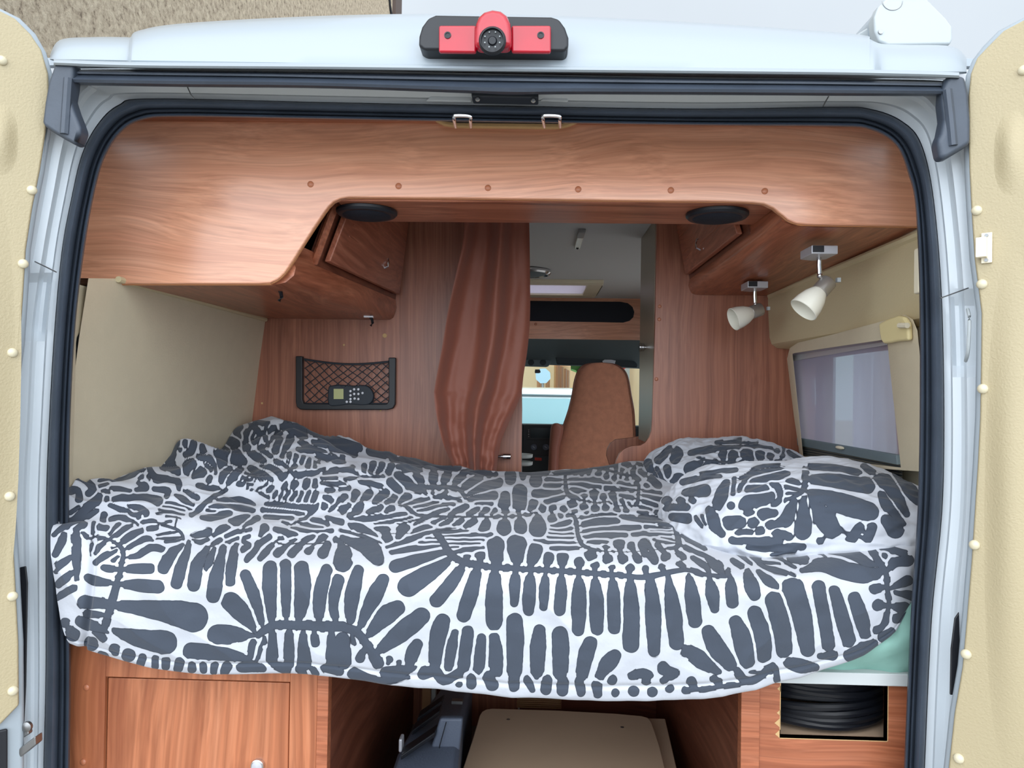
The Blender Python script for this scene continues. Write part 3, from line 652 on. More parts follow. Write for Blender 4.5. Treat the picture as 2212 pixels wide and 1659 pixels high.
rc = thing('remote_control', at(760, 876, 2.49), 'black remote control with small olive display lying in the net pocket', 'remote control')
ro = cr([(713,834),(735,831),(765,833),(790,832),(802,838),(809,850),(809,862),(802,872),(788,876),(760,874),(735,877),(714,876),(711,856),(713,834)], 40)[:-1]
rb = MB().prism([at(x, y, 2.494) for x, y in ro], (0,-.020,0)).build('body', M['rubber2'], rc, bevel=.005, seg=3)
MB().prism([at(x, y, 2.4735) for x, y in ((721,840),(742,840),(742,862),(721,862))], (0,-.0015,0)).build('display', M['lcd'], rc, label='olive display')
for x, y in ((757,845),(765,841),(774,841),(757,854),(765,851),(774,851),(783,849),(757,862),(766,861),(774,862),(749,868),(757,868)):
    MB().lathe([(.0042,0),(.004,.0015),(0,.002)], at(x, y, 2.4738), (0,-1,0), 10).build('button', M['silver'], rc)
# chrome catch low on left partition
ct = thing('door_catch', at(1085, 986, 2.49), 'chrome push catch on the left partition beside the curtain foot', 'door catch')
p = at(1095, 986, 2.47)
MB().tube([p + V((-.045,0,0)), p + V((-.012,0,0))], .005, 12).build('rod', M['chrome'], ct)
MB().tube([p + V((-.013,0,0)), p + V((.012,0,0))], .0095, 18).build('knob', M['chrome'], ct)
MB().tube([p + V((-.03,.0,0)), p + V((-.03,.031,0))], .004, 8).build('post', M['chrome'], ct)
# ================================================================ AISLE, WARDROBE, CAB
# wardrobe side trim and knob
wd = thing('wardrobe_door', (.40,2.7,-.2), 'bronze grey door edge of the wardrobe beside the aisle with chrome knob', 'door')
zb0 = at(1400,962,2.52).z
MB().bx(.394,.404,2.521,2.86,zb0,.604).build('door_panel', M['bronze'], wd, bevel=.002)
p = V((.394,2.70,at(1372,750,2.70).z))
MB().tube([p, p + V((-.024,0,0))], .008, 14).build('knob_stem', M['chrome'], wd)
MB().lathe([(.013,0),(.015,.002),(.015,.010),(.017,.012),(.017,.018),(0,.018)], p + V((-.006,0,0)), (-1,0,0), 20).build('knob', M['chrome'], wd)
# scooped low counters beyond
co = [(1385,942),(1360,946),(1330,949),(1318,958),(1312,970),(1310,984),(1325,1030),(1400,1030),(1400,935)]
MB().prism([at(x, y, 2.95) for x, y in co], (0,.02,0)).build('low_divider', M['wood_v'], label='scooped wooden divider end behind the right partition edge', cat='panel', bevel=.002)
q = [at(x, y, 2.9) for x, y in ((1311,981),(1326,1004),(1400,1040),(1340,980))]
# seat
def loft(name, rows, Y, depth, m, parent, label=None, ex=2.6):
    R = cr(rows, 44); g = []
    for (py, a, b) in R:
        c = at((a+b)/2, py, Y); w = (at(b, py, Y) - at(a, py, Y)).length/2; g.append([V((c.x + w*math.copysign(abs(math.cos(t))**(2/ex), math.cos(t)), Y + depth*math.copysign(abs(math.sin(t))**(2/ex), math.sin(t)), c.z)) for t in [2*math.pi*k/40 for k in range(40)]])
    return MB().grid(g, True, True).build(name, m, parent, label=label, angle=70)
cs = thing('cab_seat', (.32,4.6,-1.12), 'brown suede swivel cab seat with tall rounded back', 'seat')
bk = loft('backrest', [(784.5,1290,1304),(786,1272,1322),(791,1258,1337),(802,1248,1350),(822,1241,1358),(852,1236,1363),(885,1228,1369),(915,1218,1371),(945,1208,1372),(975,1200,1372),(1010,1197,1372),(1060,1197,1372)], 4.55, .075, M['suede'], cs, label='tall rounded brown backrest')
E = []
for s_ in (1, 2):
    e = []
    for r_ in [(784.5,1290,1304),(786,1272,1322),(791,1258,1337),(802,1248,1350),(822,1241,1358),(852,1236,1363),(885,1228,1369),(915,1218,1371),(945,1208,1372),(975,1200,1372),(1010,1197,1372)]:
        e.append(at(r_[s_], r_[0], 4.50) + V((0,0,0)))
    E.append(e)
MB().tube([V(p) for p in cr(E[0][::-1] + E[1], 60)], .004, 6).build('piping', M['wood_dark'], cs)
c0 = at(1285,1060,4.55)
MB().bx(.13,.60,4.52,5.02,c0.z-.14,c0.z+.02).build('cushion', M['suede'], cs, bevel=.04, seg=4)
MB().bx(.22,.5,4.6,4.95,-1.12,c0.z-.14).build('pedestal', M['black'], cs, bevel=.01)
loft('armrest', [(914.5,1198,1206),(917,1193,1212),(923,1190,1217),(940,1188,1215),(970,1186,1208),(1010,1184,1206),(1040,1183,1206)], 4.48, .05, M['curtain'], cs, label='dark brown upright folded armrest')
# trays
tq = thing('tray_stand', at(1125, 1000, 3.2), 'two stacked pale round trays at the edge of the left partition', 'tray')
for y in (985, 1001):
    c = at(1126, y, 3.2)
    MB().lathe([(.001,-.008),(.044,-.008),(.049,-.004),(.050,.008),(.048,.009),(.046,-.001),(.001,-.003)], c, (0,0,1), 36).build('tray', M['tray'], tq)
c = at(1122, 1001, 3.2)
MB().tube([V((c.x,c.y,c.z+.02)), V((c.x,c.y,-1.12))], .012, 10).build('post', M['steel'], tq)
MB().lathe([(.12,0),(.12,.01),(.02,.02)], (c.x,c.y,-1.12), (0,0,1), 24).build('foot', M['steel'], tq)

# header panel with dark slot
hd = MB().bx(-.9,.86,4.65,4.68,at(1260,733,4.65).z,.605).build('wall_header', M['wood_h'], kind=S, label='wood header above the cab with a dark slot')
sl = [(900,648),(1340,652),(1356,655),(1366,663),(1370,674),(1368,685),(1360,693),(1346,697),(1300,696),(900,690)]
MB().prism([at(x, y, 4.65) for x, y in sl], (0,-.004,0)).build('slot', M['speaker'], hd, label='dark blue-black rounded slot')
MB().lathe([(.008,0),(.006,.004),(0,.005)], at(1157, 700, 4.649), (0,-1,0), 12).build('screw_cap', M['capt'], hd)
# roof light
rl = thing('roof_light', (.03,4.2,.605), 'square roof light with pale frame glowing with daylight', 'roof light')
x0, x1, y0, y1 = -.27, .345, 3.90, 4.50
MB().bx(x0,x1,y0,hy0+.02,.588,.606).bx(x0,x1,hy1-.02,y1,.588,.606).bx(x0,hx0+.02,hy0+.02,hy1-.02,.588,.606).bx(hx1-.02,x1,hy0+.02,hy1-.02,.588,.606).build('frame', M['ivory'], rl, bevel=.004)
MB().bx(hx0+.02,hx1-.02,hy0+.02,hy1-.02,.598,.600).build('pane', M['sheer'], rl, label='milky pane')
MB().bx(hx0-.01,hx0,hy0,hy1,.606,.69).bx(hx1,hx1+.01,hy0,hy1,.606,.69).bx(hx0,hx1,hy1,hy1+.01,.606,.69).bx(hx0,hx1,hy0-.01,hy0,.606,.69).build('shaft', M['ivory'], rl)
# ring lamp on ceiling
c = V((-.055,3.62,.600))
t = thing('ceiling_lamp', c, 'round ceiling lamp with bright metal ring partly behind the curtain', 'lamp')
MB().lathe([(.118,0),(.118,-.010),(.111,-.018),(.104,-.012)], c, (0,0,1), 44).build('ring', M['chrome'], t)
MB().lathe([(.105,-.004),(.09,-.016),(.05,-.026),(0,-.030)], c, (0,0,1), 44).build('diffuser', M['cab'], t)
# metal latch plate on ceiling
c = V((.157,2.82,.604))
t = thing('ceiling_latch', c, 'small white latch plate screwed to the grey ceiling', 'latch')
MB().bx(.144,.170,2.70,2.80,.590,.605).build('socket', M['steel'], t, bevel=.002)
MB().bx(.145,.169,2.80,3.02,.592,.605).build('plate', M['glassw'], t, bevel=.003)
MB().blob((.157,2.995,.592), .006, 10).build('screw', M['black'], t)

# cab lining, visor, console, windscreen, dashboard
zt = at(1260,733,4.66).z
rows = [[at(px, 733 + (px-1160)*.02, 4.69) + V((0,-.035,.02)) for px in (780,1000,1160,1300,1400,1480,1560)],
        [at(px, 752, 4.95) for px in (780,1000,1160,1300,1400,1480,1560)],
        [at(px, 774 + max(0,(px-1190))*.055, 5.15) for px in (780,1000,1160,1300,1400,1480,1560)],
        [at(px, 788 + max(0,(px-1190))*.045, 5.35) for px in (780,1000,1160,1300,1400,1480,1560)]]
cab = MB().grid([cr(r, 20) for r in rows]); cab.v = [V(p) for p in cab.v]
cb = cab.build('ceiling_cab', M['cab'], kind=S, label='dark grey lining above the windscreen')
t = thing('overhead_console', at(1155, 795, 5.2), 'dark grey overhead console with two round lamps above the windscreen', 'console')
MB().prism([at(x, y, 5.2) for x, y in ((1110,770),(1188,772),(1190,782),(1186,790),(1180,792),(1110,790))], (0,.1,0)).build('body', M['cab'], t, bevel=.01, seg=3)
for x in (1147, 1173): MB().lathe([(.022,0),(.02,.004),(.012,.002),(0,.002)], at(x, 783, 5.199), (0,-1,-.2), 20).build('lamp', M['dash'], t)
t = MB().prism([at(x, y, 5.12) for x, y in ((1200,772),(1205,767),(1300,771),(1370,780),(1378,787),(1377,794),(1300,790),(1203,787))], (0,.02,0)).build('sun_visor', M['dash'], label='dark sun visor folded up above the windscreen', cat='sun visor', bevel=.008, seg=3)
MB().prism([at(x, y, 5.115) for x, y in ((1301,780),(1306,777),(1320,777),(1330,779),(1328,786),(1303,785))], (0,-.004,0)).build('mirror_clip', M['silver'], t)
t = MB().prism([at(x, y, 5.4) for x, y in ((1155,804),(1156,798),(1166,798),(1168,804),(1165,806),(1156,806))], (0,.03,0)).build('rain_sensor', M['black'], label='small black sensor block on the windscreen', cat='sensor')
ws = MB().add([at(760,780,5.40), at(1560,800,5.40), V((.92,5.98,-.26)), V((-1.02,5.98,-.26))], [(0,1,2,3)]).build('window_2', M['glass'], kind=S, label='windscreen')
MB().bx(-1.03,-.98,4.7,5.95,-1.12,-.2).bx(.90,.95,4.7,5.95,-1.12,-.2).build('wall_cab', M['cab'], kind=S)
db = thing('dashboard', (0,5.5,-1.12), 'dark dashboard with stereo and heater knobs behind the seat', 'dashboard')
zd = at(1160,917,5.1).z
MB().prism([V((-.96,5.10,zd)), V((-.96,5.10,-.75)), V((-.96,5.95,-.75)), V((-.96,5.97,zd-.03)), V((-.96,5.25,zd+.0))], (1.84,0,0)).build('top', M['dash'], db, bevel=.02, seg=4)
MB().prism([at(x, y, 5.10) for x, y in ((1130,917),(1194,917),(1194,990),(1130,990))], (0,-.015,0)).build('centre_panel', M['black'], db, bevel=.004)
st_ = MB().prism([at(x, y, 5.083) for x, y in ((1140,922),(1191,922),(1190,950),(1138,950))], (0,-.008,0)).build('stereo', M['black'], db, bevel=.002)
MB().prism([at(x, y, 5.074) for x, y in ((1146,925),(1188,925),(1188,946),(1146,946))], (0,-.002,0)).build('display', M['screen'], st_, label='dark teal display')
for y in (929,933,938,943): MB().blob(at(1142, y, 5.074), .004, 8).build('button', M['silver'], st_)
for x in (1153, 1179):
    kb = MB().lathe([(.022,0),(.022,.012),(.018,.016),(0,.016)], at(x, 966, 5.083), (0,-1,0), 22).build('heater_knob', M['casepl'], db)
    MB().obx(at(x, 966, 5.066), (.018,.003,.003), Euler((0,.6,0)).to_matrix()).build('pointer', M['white'], kb)
MB().prism([at(x, y, 5.078) for x, y in ((1155,988),(1170,989),(1170,995),(1155,994))], (0,-.006,0)).build('hazard_button', M['signred'], db, label='red hazard button')
MB().prism([at(x, y, 5.088) for x, y in ((1148,985),(1190,986),(1190,998),(1148,997))], (0,-.008,0)).build('button_row', M['dash'], db)

# ================================================================ BED
bed = thing('bed', (-.03,1.97,-1.12), 'transverse bed base with mint fitted sheet showing at the right corner', 'bed')
MB().bx(-.975,.89,1.50,2.49,-.552,-.528).bx(-.39,.89,1.455,1.50,-.552,-.528).build('base_board', M['board'], bed, bevel=.002, label='pale grey bed board')
# mattress
g = []
nx, ny = 120, 30
for j in range(ny):
    v = j/(ny-1.)
    row = []
    for i in range(nx):
        u = i/(nx-1.); x = -.955 + u*1.835
        if v < .35: k = v/.35; y = 1.475 - .028*math.sin(math.pi*min(1,k*1.1)); z = -.528 + k*.16
        else: k = (v-.35)/.65; y = 1.475 + k*.98; z = -.368 + .012*math.sin(math.pi*k)
        w = .014*mnoise.noise((x*12 + z*22, z*30, .3)) + .008*mnoise.noise((x*30 - z*60, z*12, 2.)) + .006*abs(math.sin((x*1.0 - z*1.6)*40))*(1 if v < .35 else 0)
        if x < -.38: y += .04
        row.append(V((x, y - w, z + (w*.5 if v > .3 else 0))))
    g.append(row)
MB().grid(g).build('mattress', M['mint'], bed, angle=180, label='mattress in mint green fitted sheet')

# ---------------- printed cloth
CROPS = {'Z':(0,0,1.0),'A':(0,880,2.962),'B':(740,960,2.962),'C':(1380,900,2.962),'D':(0,1340,2.989),'E':(680,1400,2.765),'F':(1480,1340,3.022),'G':(340,890,5.183),'H':(740,1000,5.267),'I':(1120,980,6.144),'J':(100,1000,5.53)}
DUVET = {
'Z': """668,930,7 720,953,10 772,968,9
715,968,7 765,978,8
800,975,7 850,984,8
846,992,6 900,1000,8 990,1011,7
860,1008,6 905,1014,8
1010,1018,6 1060,1024,6
470,962,6 490,975,8
548,920,6 560,935,7
1290,1008,5 1330,1004,6
1200,1022,5 1270,1018,6
1130,1022,4 1180,1024,5
690,985,8 740,996,6
615,915,5 655,928,8""",
'A': """665,1420,22 690,1330,25 715,1250,28 745,1140,25
730,1265,25 950,1290,50 1120,1315,75 1235,1343,90
700,1260,30 600,1250,40 540,1245,45
730,1430,15 880,1475,50 1055,1505,72
690,1440,10 600,1400,35 520,1370,35
690,1330,10 560,1320,30
1225,1560,50 1400,1575,45 1590,1612,20
1640,1450,8 1560,1330,48 1480,1245,58
1640,1460,8 1500,1455,50 1395,1455,62
1680,1400,12 1640,1240,36 1570,1070,28
1650,1460,20 1750,1395,28 1900,1395,30 2060,1400,32 2192,1402,34
1690,1470,12 1690,1505,18
1740,1380,22 1725,1200,40 1730,1030,42
1830,1370,14 1830,1200,28 1826,1010,32
1910,1380,20 1935,1200,48 1930,1030,42
2040,1370,20 2050,1200,45 2090,1040,32
2150,1370,18 2130,1250,30 2160,1110,38
1620,1500,20 1600,1600,20
1680,1500,10 1640,1620,12
1740,1440,24 1742,1620,34
1850,1440,24 1850,1640,34
1940,1440,18 1945,1640,46
2010,1430,16 2015,1505,26
2120,1430,20 2130,1640,44
1210,860,12 1165,1000,32 1130,1125,32
1170,880,12 1090,950,34 1045,1030,32
1330,900,15 1260,1020,40 1240,1140,34
1430,890,15 1395,1040,42 1365,1205,42
1510,880,15 1480,1000,32 1470,1115,27
1370,900,12 1340,980,28 1318,1030,16
1250,830,12 1330,800,28
2170,870,10 2180,980,34
1500,1505,1 1500,1510,1
470,900,14 480,1000,18 500,1100,10
380,1010,30 450,960,20""",
'B': """590,570,15 640,620,22 680,690,25 760,750,22 840,765,24 950,785,20 1050,790,18 1200,800,18 1400,810,18 1600,825,18 1800,840,16 1950,850,18 2080,820,18 2192,800,15
800,750,14 795,727,24
880,750,20 880,712,28
985,770,35 981,690,42 981,645,50
1115,790,15 1115,720,38 1113,645,60
1200,790,18 1222,710,38 1236,672,38
1305,800,15 1318,725,30
1405,800,15 1408,725,32
1510,815,15 1515,755,29
1615,820,12 1615,777,25
1720,825,12 1723,788,18
1835,830,15 1838,792,25
1945,840,15 1938,795,23
2060,820,15 2040,782,22
650,690,20 500,732,30 340,780,36
690,730,20 560,820,48 420,908,62
770,770,20 700,880,38 600,1000,38
860,800,25 820,950,43 775,1093,40
975,810,25 970,950,48 970,1120,48 970,1150,34
1105,800,15 1103,900,32 1100,1015,20
1205,815,15 1195,930,38 1190,1060,30
1300,820,12 1290,930,28 1285,1040,20
1400,820,15 1398,940,32 1388,1060,32
1510,830,15 1514,1000,46 1508,1190,32
1615,835,12 1623,1000,44 1628,1180,36
1725,835,12 1736,1000,40 1742,1170,38
1840,845,20 1845,1050,48 1845,1280,48
1960,855,20 1985,1100,50 1993,1320,40
2080,840,15 2110,1050,50 2138,1270,48
590,1420,35 615,1220,52 640,1130,42
680,1425,28 700,1290,36 720,1208,20
770,1430,35 790,1290,43 800,1200,34
870,1440,30 882,1310,36 888,1240,24
980,1450,38 978,1330,42 968,1240,30
1100,1460,45 1105,1250,50 1100,1130,46
1245,1460,38 1250,1300,46 1260,1190,32
1395,1470,42 1395,1300,50 1390,1215,46
1530,1480,34 1560,1340,46 1585,1270,38
1650,1480,28 1700,1400,48 1745,1350,34
1850,1480,20 1920,1465,34 1970,1480,20
2050,1440,38 2120,1465,34
2192,1330,30 2190,1300,20
0,1170,30 90,1200,30 160,1290,28 230,1400,36
50,1130,25 62,960,44 100,808,30
110,1170,18 200,980,46 258,868,34
165,1220,20 270,1100,56 350,1048,44
220,1330,22 380,1200,56 505,1100,50
425,1420,28 450,1330,38 478,1280,30
60,1210,12 70,1270,16
140,1310,20 110,1370,24
0,1250,50 10,1400,40
290,1400,14 300,1378,20
355,1420,12 360,1400,16
0,750,60 0,700,50
70,610,14 170,680,50 220,725,48""",
'C': """0,1030,14 100,1010,14 300,980,14 420,1010,14 550,1020,14 570,990,20
90,1040,12 95,1250,50 95,1480,40
190,1020,15 228,1250,48 235,1450,42
320,1010,12 340,1150,42 360,1310,38
450,1030,15 470,1130,38 485,1230,22
580,1010,12 590,1100,32 600,1190,33
690,985,15 720,1080,42 740,1140,33
770,990,15 830,1050,28 885,1090,14
40,975,22 50,1020,10
80,890,32 100,920,28
165,900,28 185,890,22
250,940,14 280,965,14
440,905,20 500,960,34 540,1010,14
350,900,14 430,960,22 450,1000,14
600,920,12 660,960,16
445,1375,38 510,1500,58 590,1590,38
320,1500,38 400,1560,50 500,1630,24
155,1600,36 200,1650,40
30,1640,30 60,1650,30
620,1315,38 665,1430,58 690,1560,48
740,1255,40 790,1400,54 800,1530,42
865,1175,52 905,1310,58 930,1500,46
985,1095,66 1045,1290,60 1080,1490,42
1150,1090,38 1180,1250,38 1215,1470,36
1250,1120,33 1300,1280,43 1345,1440,38
1380,1162,36 1420,1280,43 1450,1390,34
1045,985,12 1180,945,45 1330,985,58 1470,1010,50 1560,985,22
1200,860,14 1330,870,30 1450,930,30 1520,950,14
1490,850,20 1540,940,24 1580,1000,18 1590,1100,16 1600,1200,16 1570,1330,18 1520,1370,24
1590,1090,12 1510,1100,32
1600,1210,12 1530,1207,33
1610,1210,14 1690,1230,42
1610,1100,14 1720,1050,30
1580,1000,14 1640,930,28 1720,920,34
1650,1290,30 1720,1270,24
1570,890,18
1540,830,14 1700,880,22
1640,1120,12 1760,1150,26
760,860,16 770,900,14 765,940,12
560,830,8 640,870,12 720,940,8
600,820,8 700,880,12 790,930,12 900,940,8
660,830,8 760,880,12 880,900,12 1000,960,10
780,950,8 900,980,12 1000,1020,8
700,880,8 800,960,16 940,1010,12
130,690,10 240,700,12
0,640,8 120,650,14 220,660,12
230,680,14 240,740,16 255,800,20 240,840,14
260,700,14 350,760,18 400,800,10
270,760,10 350,800,16 420,850,12
260,820,10 400,880,16 480,910,8
120,820,22 190,900,14
20,820,30 40,880,24
1100,830,10 1200,900,8
980,900,35 1060,920,30""",
'D': """740,188,32 745,200,25
830,225,40
920,240,20 905,285,20
1005,250,20 1003,295,18
1070,262,25 1070,295,22
1160,268,26 1150,310,25
1240,282,18 1240,315,22
1310,285,20 1315,320,20
1390,287,22 1380,325,22
1465,292,30 1450,325,28
1560,302,30 1620,292,38 1700,312,16
1770,285,26 1850,310,34
1930,310,24 1960,338,24
2010,310,18 2040,340,18
2120,300,28 2180,330,28
470,90,42 450,60,30
590,150,44
680,235,22 650,220,16
420,20,30
660,110,30 600,80,10""",
'E': """60,120,26 150,140,26
230,150,32 330,185,24 450,195,18 560,172,10
430,150,42 520,140,38 600,115,12
650,150,34 720,135,30 770,190,26 860,150,30
935,178,24 935,215,26
860,215,16
1040,170,34 1060,220,32
1190,180,34 1190,230,26
1270,190,22 1300,250,12
1385,190,28 1380,250,26
1480,190,32 1480,255,28
1580,190,26 1590,265,20
1685,225,28 1690,275,20
1775,190,26
1795,268,20
1905,258,28
1980,190,28
2090,190,24
2015,262,26
2120,240,22""",
'F': """40,400,28 60,440,22
190,380,26 220,410,26
340,330,26 390,395,26 480,375,28 570,300,22 600,390,16
560,340,14 430,340,10
680,275,34 760,300,42 850,308,20
880,232,14 960,225,32
1080,225,42 1180,180,42 1235,150,26
1290,110,36 1340,75,26
0,455,20 120,450,14 260,428,14 380,415,12 490,390,10""",
'G': """1050,150,28 1100,200,22 1180,240,22 1220,320,20 1240,380,18
1180,240,18 1080,330,28
1200,215,16 1325,182,24
930,165,18 885,230,24 930,285,14
1040,185,24 990,260,28 1000,320,26
1105,210,12 1050,290,12
1085,122,22 1250,130,14
1400,160,32 1500,185,38 1620,250,64
1410,195,20
1750,277,12 1900,302,10 2030,340,10
1740,345,18 1850,370,32 1960,362,16
1605,335,28 1700,400,42 1880,440,16
1600,420,32 1750,450,16
1365,305,40 1335,400,36 1305,450,26
1500,275,36 1440,380,32 1400,490,22
1380,240,26 1280,310,16 1230,370,16 1150,420,22 1280,490,18
820,340,48 880,350,46 850,395,36
980,335,28 1000,400,46
880,450,46 895,530,70 960,560,34
690,455,46 720,530,62 700,610,26
1025,455,22 1120,500,42 1180,545,32
312,352,32 322,395,14
400,362,36 365,440,36 325,475,26
230,345,28 200,400,32 150,480,46 130,560,46 180,640,54
500,385,18 512,445,32
370,580,56 322,640,42 350,700,12
470,502,25 580,530,36 640,600,26 650,680,12
545,592,22 600,640,26
500,670,54 400,715,22
580,740,26 570,790,18
840,625,12 760,680,40 720,770,22
930,640,32 860,700,42 790,790,22
1045,640,32 1150,700,42 1280,758,12
990,682,15 1100,732,15 1200,770,10
950,732,17 1080,770,15
910,802,18 1060,812,15
1155,602,10 1280,622,22 1380,700,22 1402,735,18 1540,595,22
1335,562,25 1420,580,13 1540,700,22 1700,690,22 1880,642,12
1470,478,26 1475,512,18
1560,500,26 1530,550,18
1630,510,26 1610,560,20
1700,545,22 1690,600,25
1770,560,18 1760,610,20
1850,500,12 1800,560,18
1905,540,26
1990,500,30
2070,510,34
1960,400,12 2000,360,14
2090,420,26 2150,465,16
1860,682,16 2000,652,26 2177,640,36
1840,752,16 2000,747,12
1830,790,16 1960,800,20 2100,800,16
1440,820,22 1400,880,14
1540,800,32 1510,840,26
1680,780,32 1660,840,26
1770,782,26 1765,840,22
1290,850,14 1230,900,10
1330,900,18 1290,960,10
1400,910,20 1370,960,14
1470,900,22 1420,970,16
1550,910,22 1500,980,18
1620,910,22 1580,985,22
1700,900,26 1660,980,26
1770,900,26 1740,985,26
1180,830,10 1100,880,10
1230,800,10 1160,860,10
1000,850,8 1150,900,10 1260,960,10
455,822,13 560,842,22 720,870,12
335,882,18 400,940,32 450,960,12
212,932,20 300,980,36 370,1030,12
760,872,17 620,962,20 500,1060,22 380,1150,15
640,972,10 800,987,18 950,992,27 1080,1040,10
580,1062,12 760,1052,15 900,1062,27 1060,1092,26
560,1092,10 640,1112,8
500,1180,12 600,1182,25 800,1132,27
1220,1032,13 1400,1042,22 1700,1072,24 1800,1042,12 1640,1190,15 1500,1260,8
1180,1097,16 1400,1112,15 1640,1142,12
1210,1172,12 1500,1187,20
830,1232,26 920,1212,44 1010,1172,16
1120,1190,22 1000,1250,22 960,1310,12
20,1102,12 150,1112,12 300,1150,10
100,1162,12 250,1182,10
60,1052,8 300,1102,7
220,1202,10 200,1262,10
20,1242,8 200,1302,12 270,1362,20 290,1420,18
0,1382,10 150,1352,15 250,1342,8
0,1412,10 120,1422,15 260,1402,10
90,1452,22 200,1442,16
1740,1212,22 1900,1242,26
1900,1192,22 2060,1232,22
1580,1242,12 1750,1282,16 1850,1287,10
1500,1292,10 1700,1332,12 1950,1332,12
1400,1222,8 1500,1262,10
400,1390,22 470,1362,28 560,1342,18
620,1380,17 720,1312,28 800,1282,12
770,1392,13 900,1342,17 1030,1312,17
1160,1390,17 1200,1302,36
1320,1312,16 1440,1352,32 1540,1372,22
560,1420,22 480,1450,22 390,1430,10
700,1440,22 600,1500,16
900,1420,18 820,1450,13 760,1462,7
1020,1392,13 950,1432,10 1030,1500,22 950,1540,28
1240,1402,32 1140,1472,28 1060,1582,32 1000,1659,20
1400,1402,17 1320,1452,12 1220,1562,32 1150,1640,22
1540,1432,22 1450,1492,26 1340,1582,36
1740,1392,22 1620,1472,32 1500,1582,42
1860,1402,42 1760,1482,16 1690,1552,34
2010,1435,36 2060,1460,26
1900,1475,40 1850,1582,50
2060,1500,46 2100,1600,64
2090,950,42 2020,1020,14 1975,1060,18 1925,1100,8
1870,1050,36
1900,960,38 1950,1000,20
1910,885,26 1960,870,18
2080,1090,56 2140,1050,24
2050,865,12 2140,850,18
2160,1160,40
2150,1260,20 2177,1300,24
2060,1330,22 2150,1345,18
1460,560,20
250,420,22
1320,1442,8 1400,1482,10 1600,1472,8 1750,1477,8 1900,1462,8""",
'H': """0,80,32 100,90,26 180,140,12
250,40,22 245,90,16
350,20,32 320,110,22
450,30,32 400,110,22
560,30,42 520,110,26
690,20,22 650,40,16
20,190,10 250,152,10 470,147,10
200,207,17 320,232,18 440,270,16
545,212,36 640,300,40
640,135,44 760,250,52 900,320,30
840,115,38 900,260,38
1040,65,40 1030,250,36
1200,85,44 1150,250,30
1380,112,40 1270,250,30
1570,142,40 1400,270,36 1350,320,22
1770,222,42 1600,282,40 1410,370,17
1720,370,36 1550,390,34 1420,410,16
1690,458,12 1520,458,8
740,282,30 900,277,26 1050,277,26 1250,277,26 1350,320,24 1395,400,17
930,300,26 940,350,17
1030,300,17 1025,350,17
1180,320,22 1140,380,26 1020,385,8
1350,390,8 1260,402,10
1180,392,24 1350,422,12
700,85,34 850,60,30
950,40,30 1300,75,26
30,382,40 0,440,16
150,352,40 120,410,22
300,352,40 220,420,22
480,352,50 380,440,30
580,402,38 500,450,26
740,382,38 650,450,22
210,450,26 180,520,40 100,590,30
20,500,26 0,570,26
430,500,30 300,572,24
550,512,36 500,552,24
980,405,12 860,432,17 700,480,12
1090,450,8 950,480,15 800,512,10
1260,467,10 1080,492,17 850,547,10
80,642,10 250,632,24 450,612,22 720,582,10
370,700,6 600,662,12 800,622,8
620,692,5 800,657,10 1000,612,8
640,480,8 740,502,17 800,560,18 880,597,18 1000,602,15 1200,612,12 1500,612,10 1800,612,10 2000,602,10 2212,562,10
1200,520,17 1060,572,26 950,622,26 820,690,12
1400,500,26 1280,560,30 1220,600,26
1160,622,22 1030,680,16
1240,632,26 1120,710,17
1360,642,26 1270,705,18
1540,532,26 1430,590,26
1500,642,34 1400,730,22
1640,532,26 1570,590,26
1640,642,26 1620,730,44 1580,765,22
1740,537,17 1690,590,17
1850,382,45 1842,480,58
2015,325,70 2012,480,66
1850,540,44 1852,602,18 1840,700,56 1835,745,70
2000,550,28 2010,602,22 2020,680,46 2025,735,62
1910,140,50 1910,190,46
2050,140,40 2055,180,22
1730,130,26
70,692,17 180,742,44 300,790,26 390,825,12
0,777,12 150,812,16 260,842,22 440,910,10
0,850,34 100,900,54 300,960,100 370,1040,95
40,985,50 70,1050,44
380,742,17 480,772,48 510,850,56
690,747,66 640,830,38
1010,727,12 880,752,22 780,800,10
420,802,4 800,802,4
1290,742,7 1150,757,12 960,792,22 800,850,26 600,930,22 510,950,12
1420,772,10 1250,782,22 1060,792,12
1690,817,12 1500,822,17 1150,832,8
1600,872,8 1400,872,14 1180,872,8
1560,914,10 1350,917,14 1190,917,8
1320,957,10 1230,962,12
1590,962,12 1450,977,26 1300,1010,22 1230,1030,16
950,857,7 1100,852,10
880,907,7 1100,897,15
560,1012,22 750,982,24 1130,942,12
1080,802,26 1140,862,24 1165,930,22 1200,1010,20 1260,1053,17""",
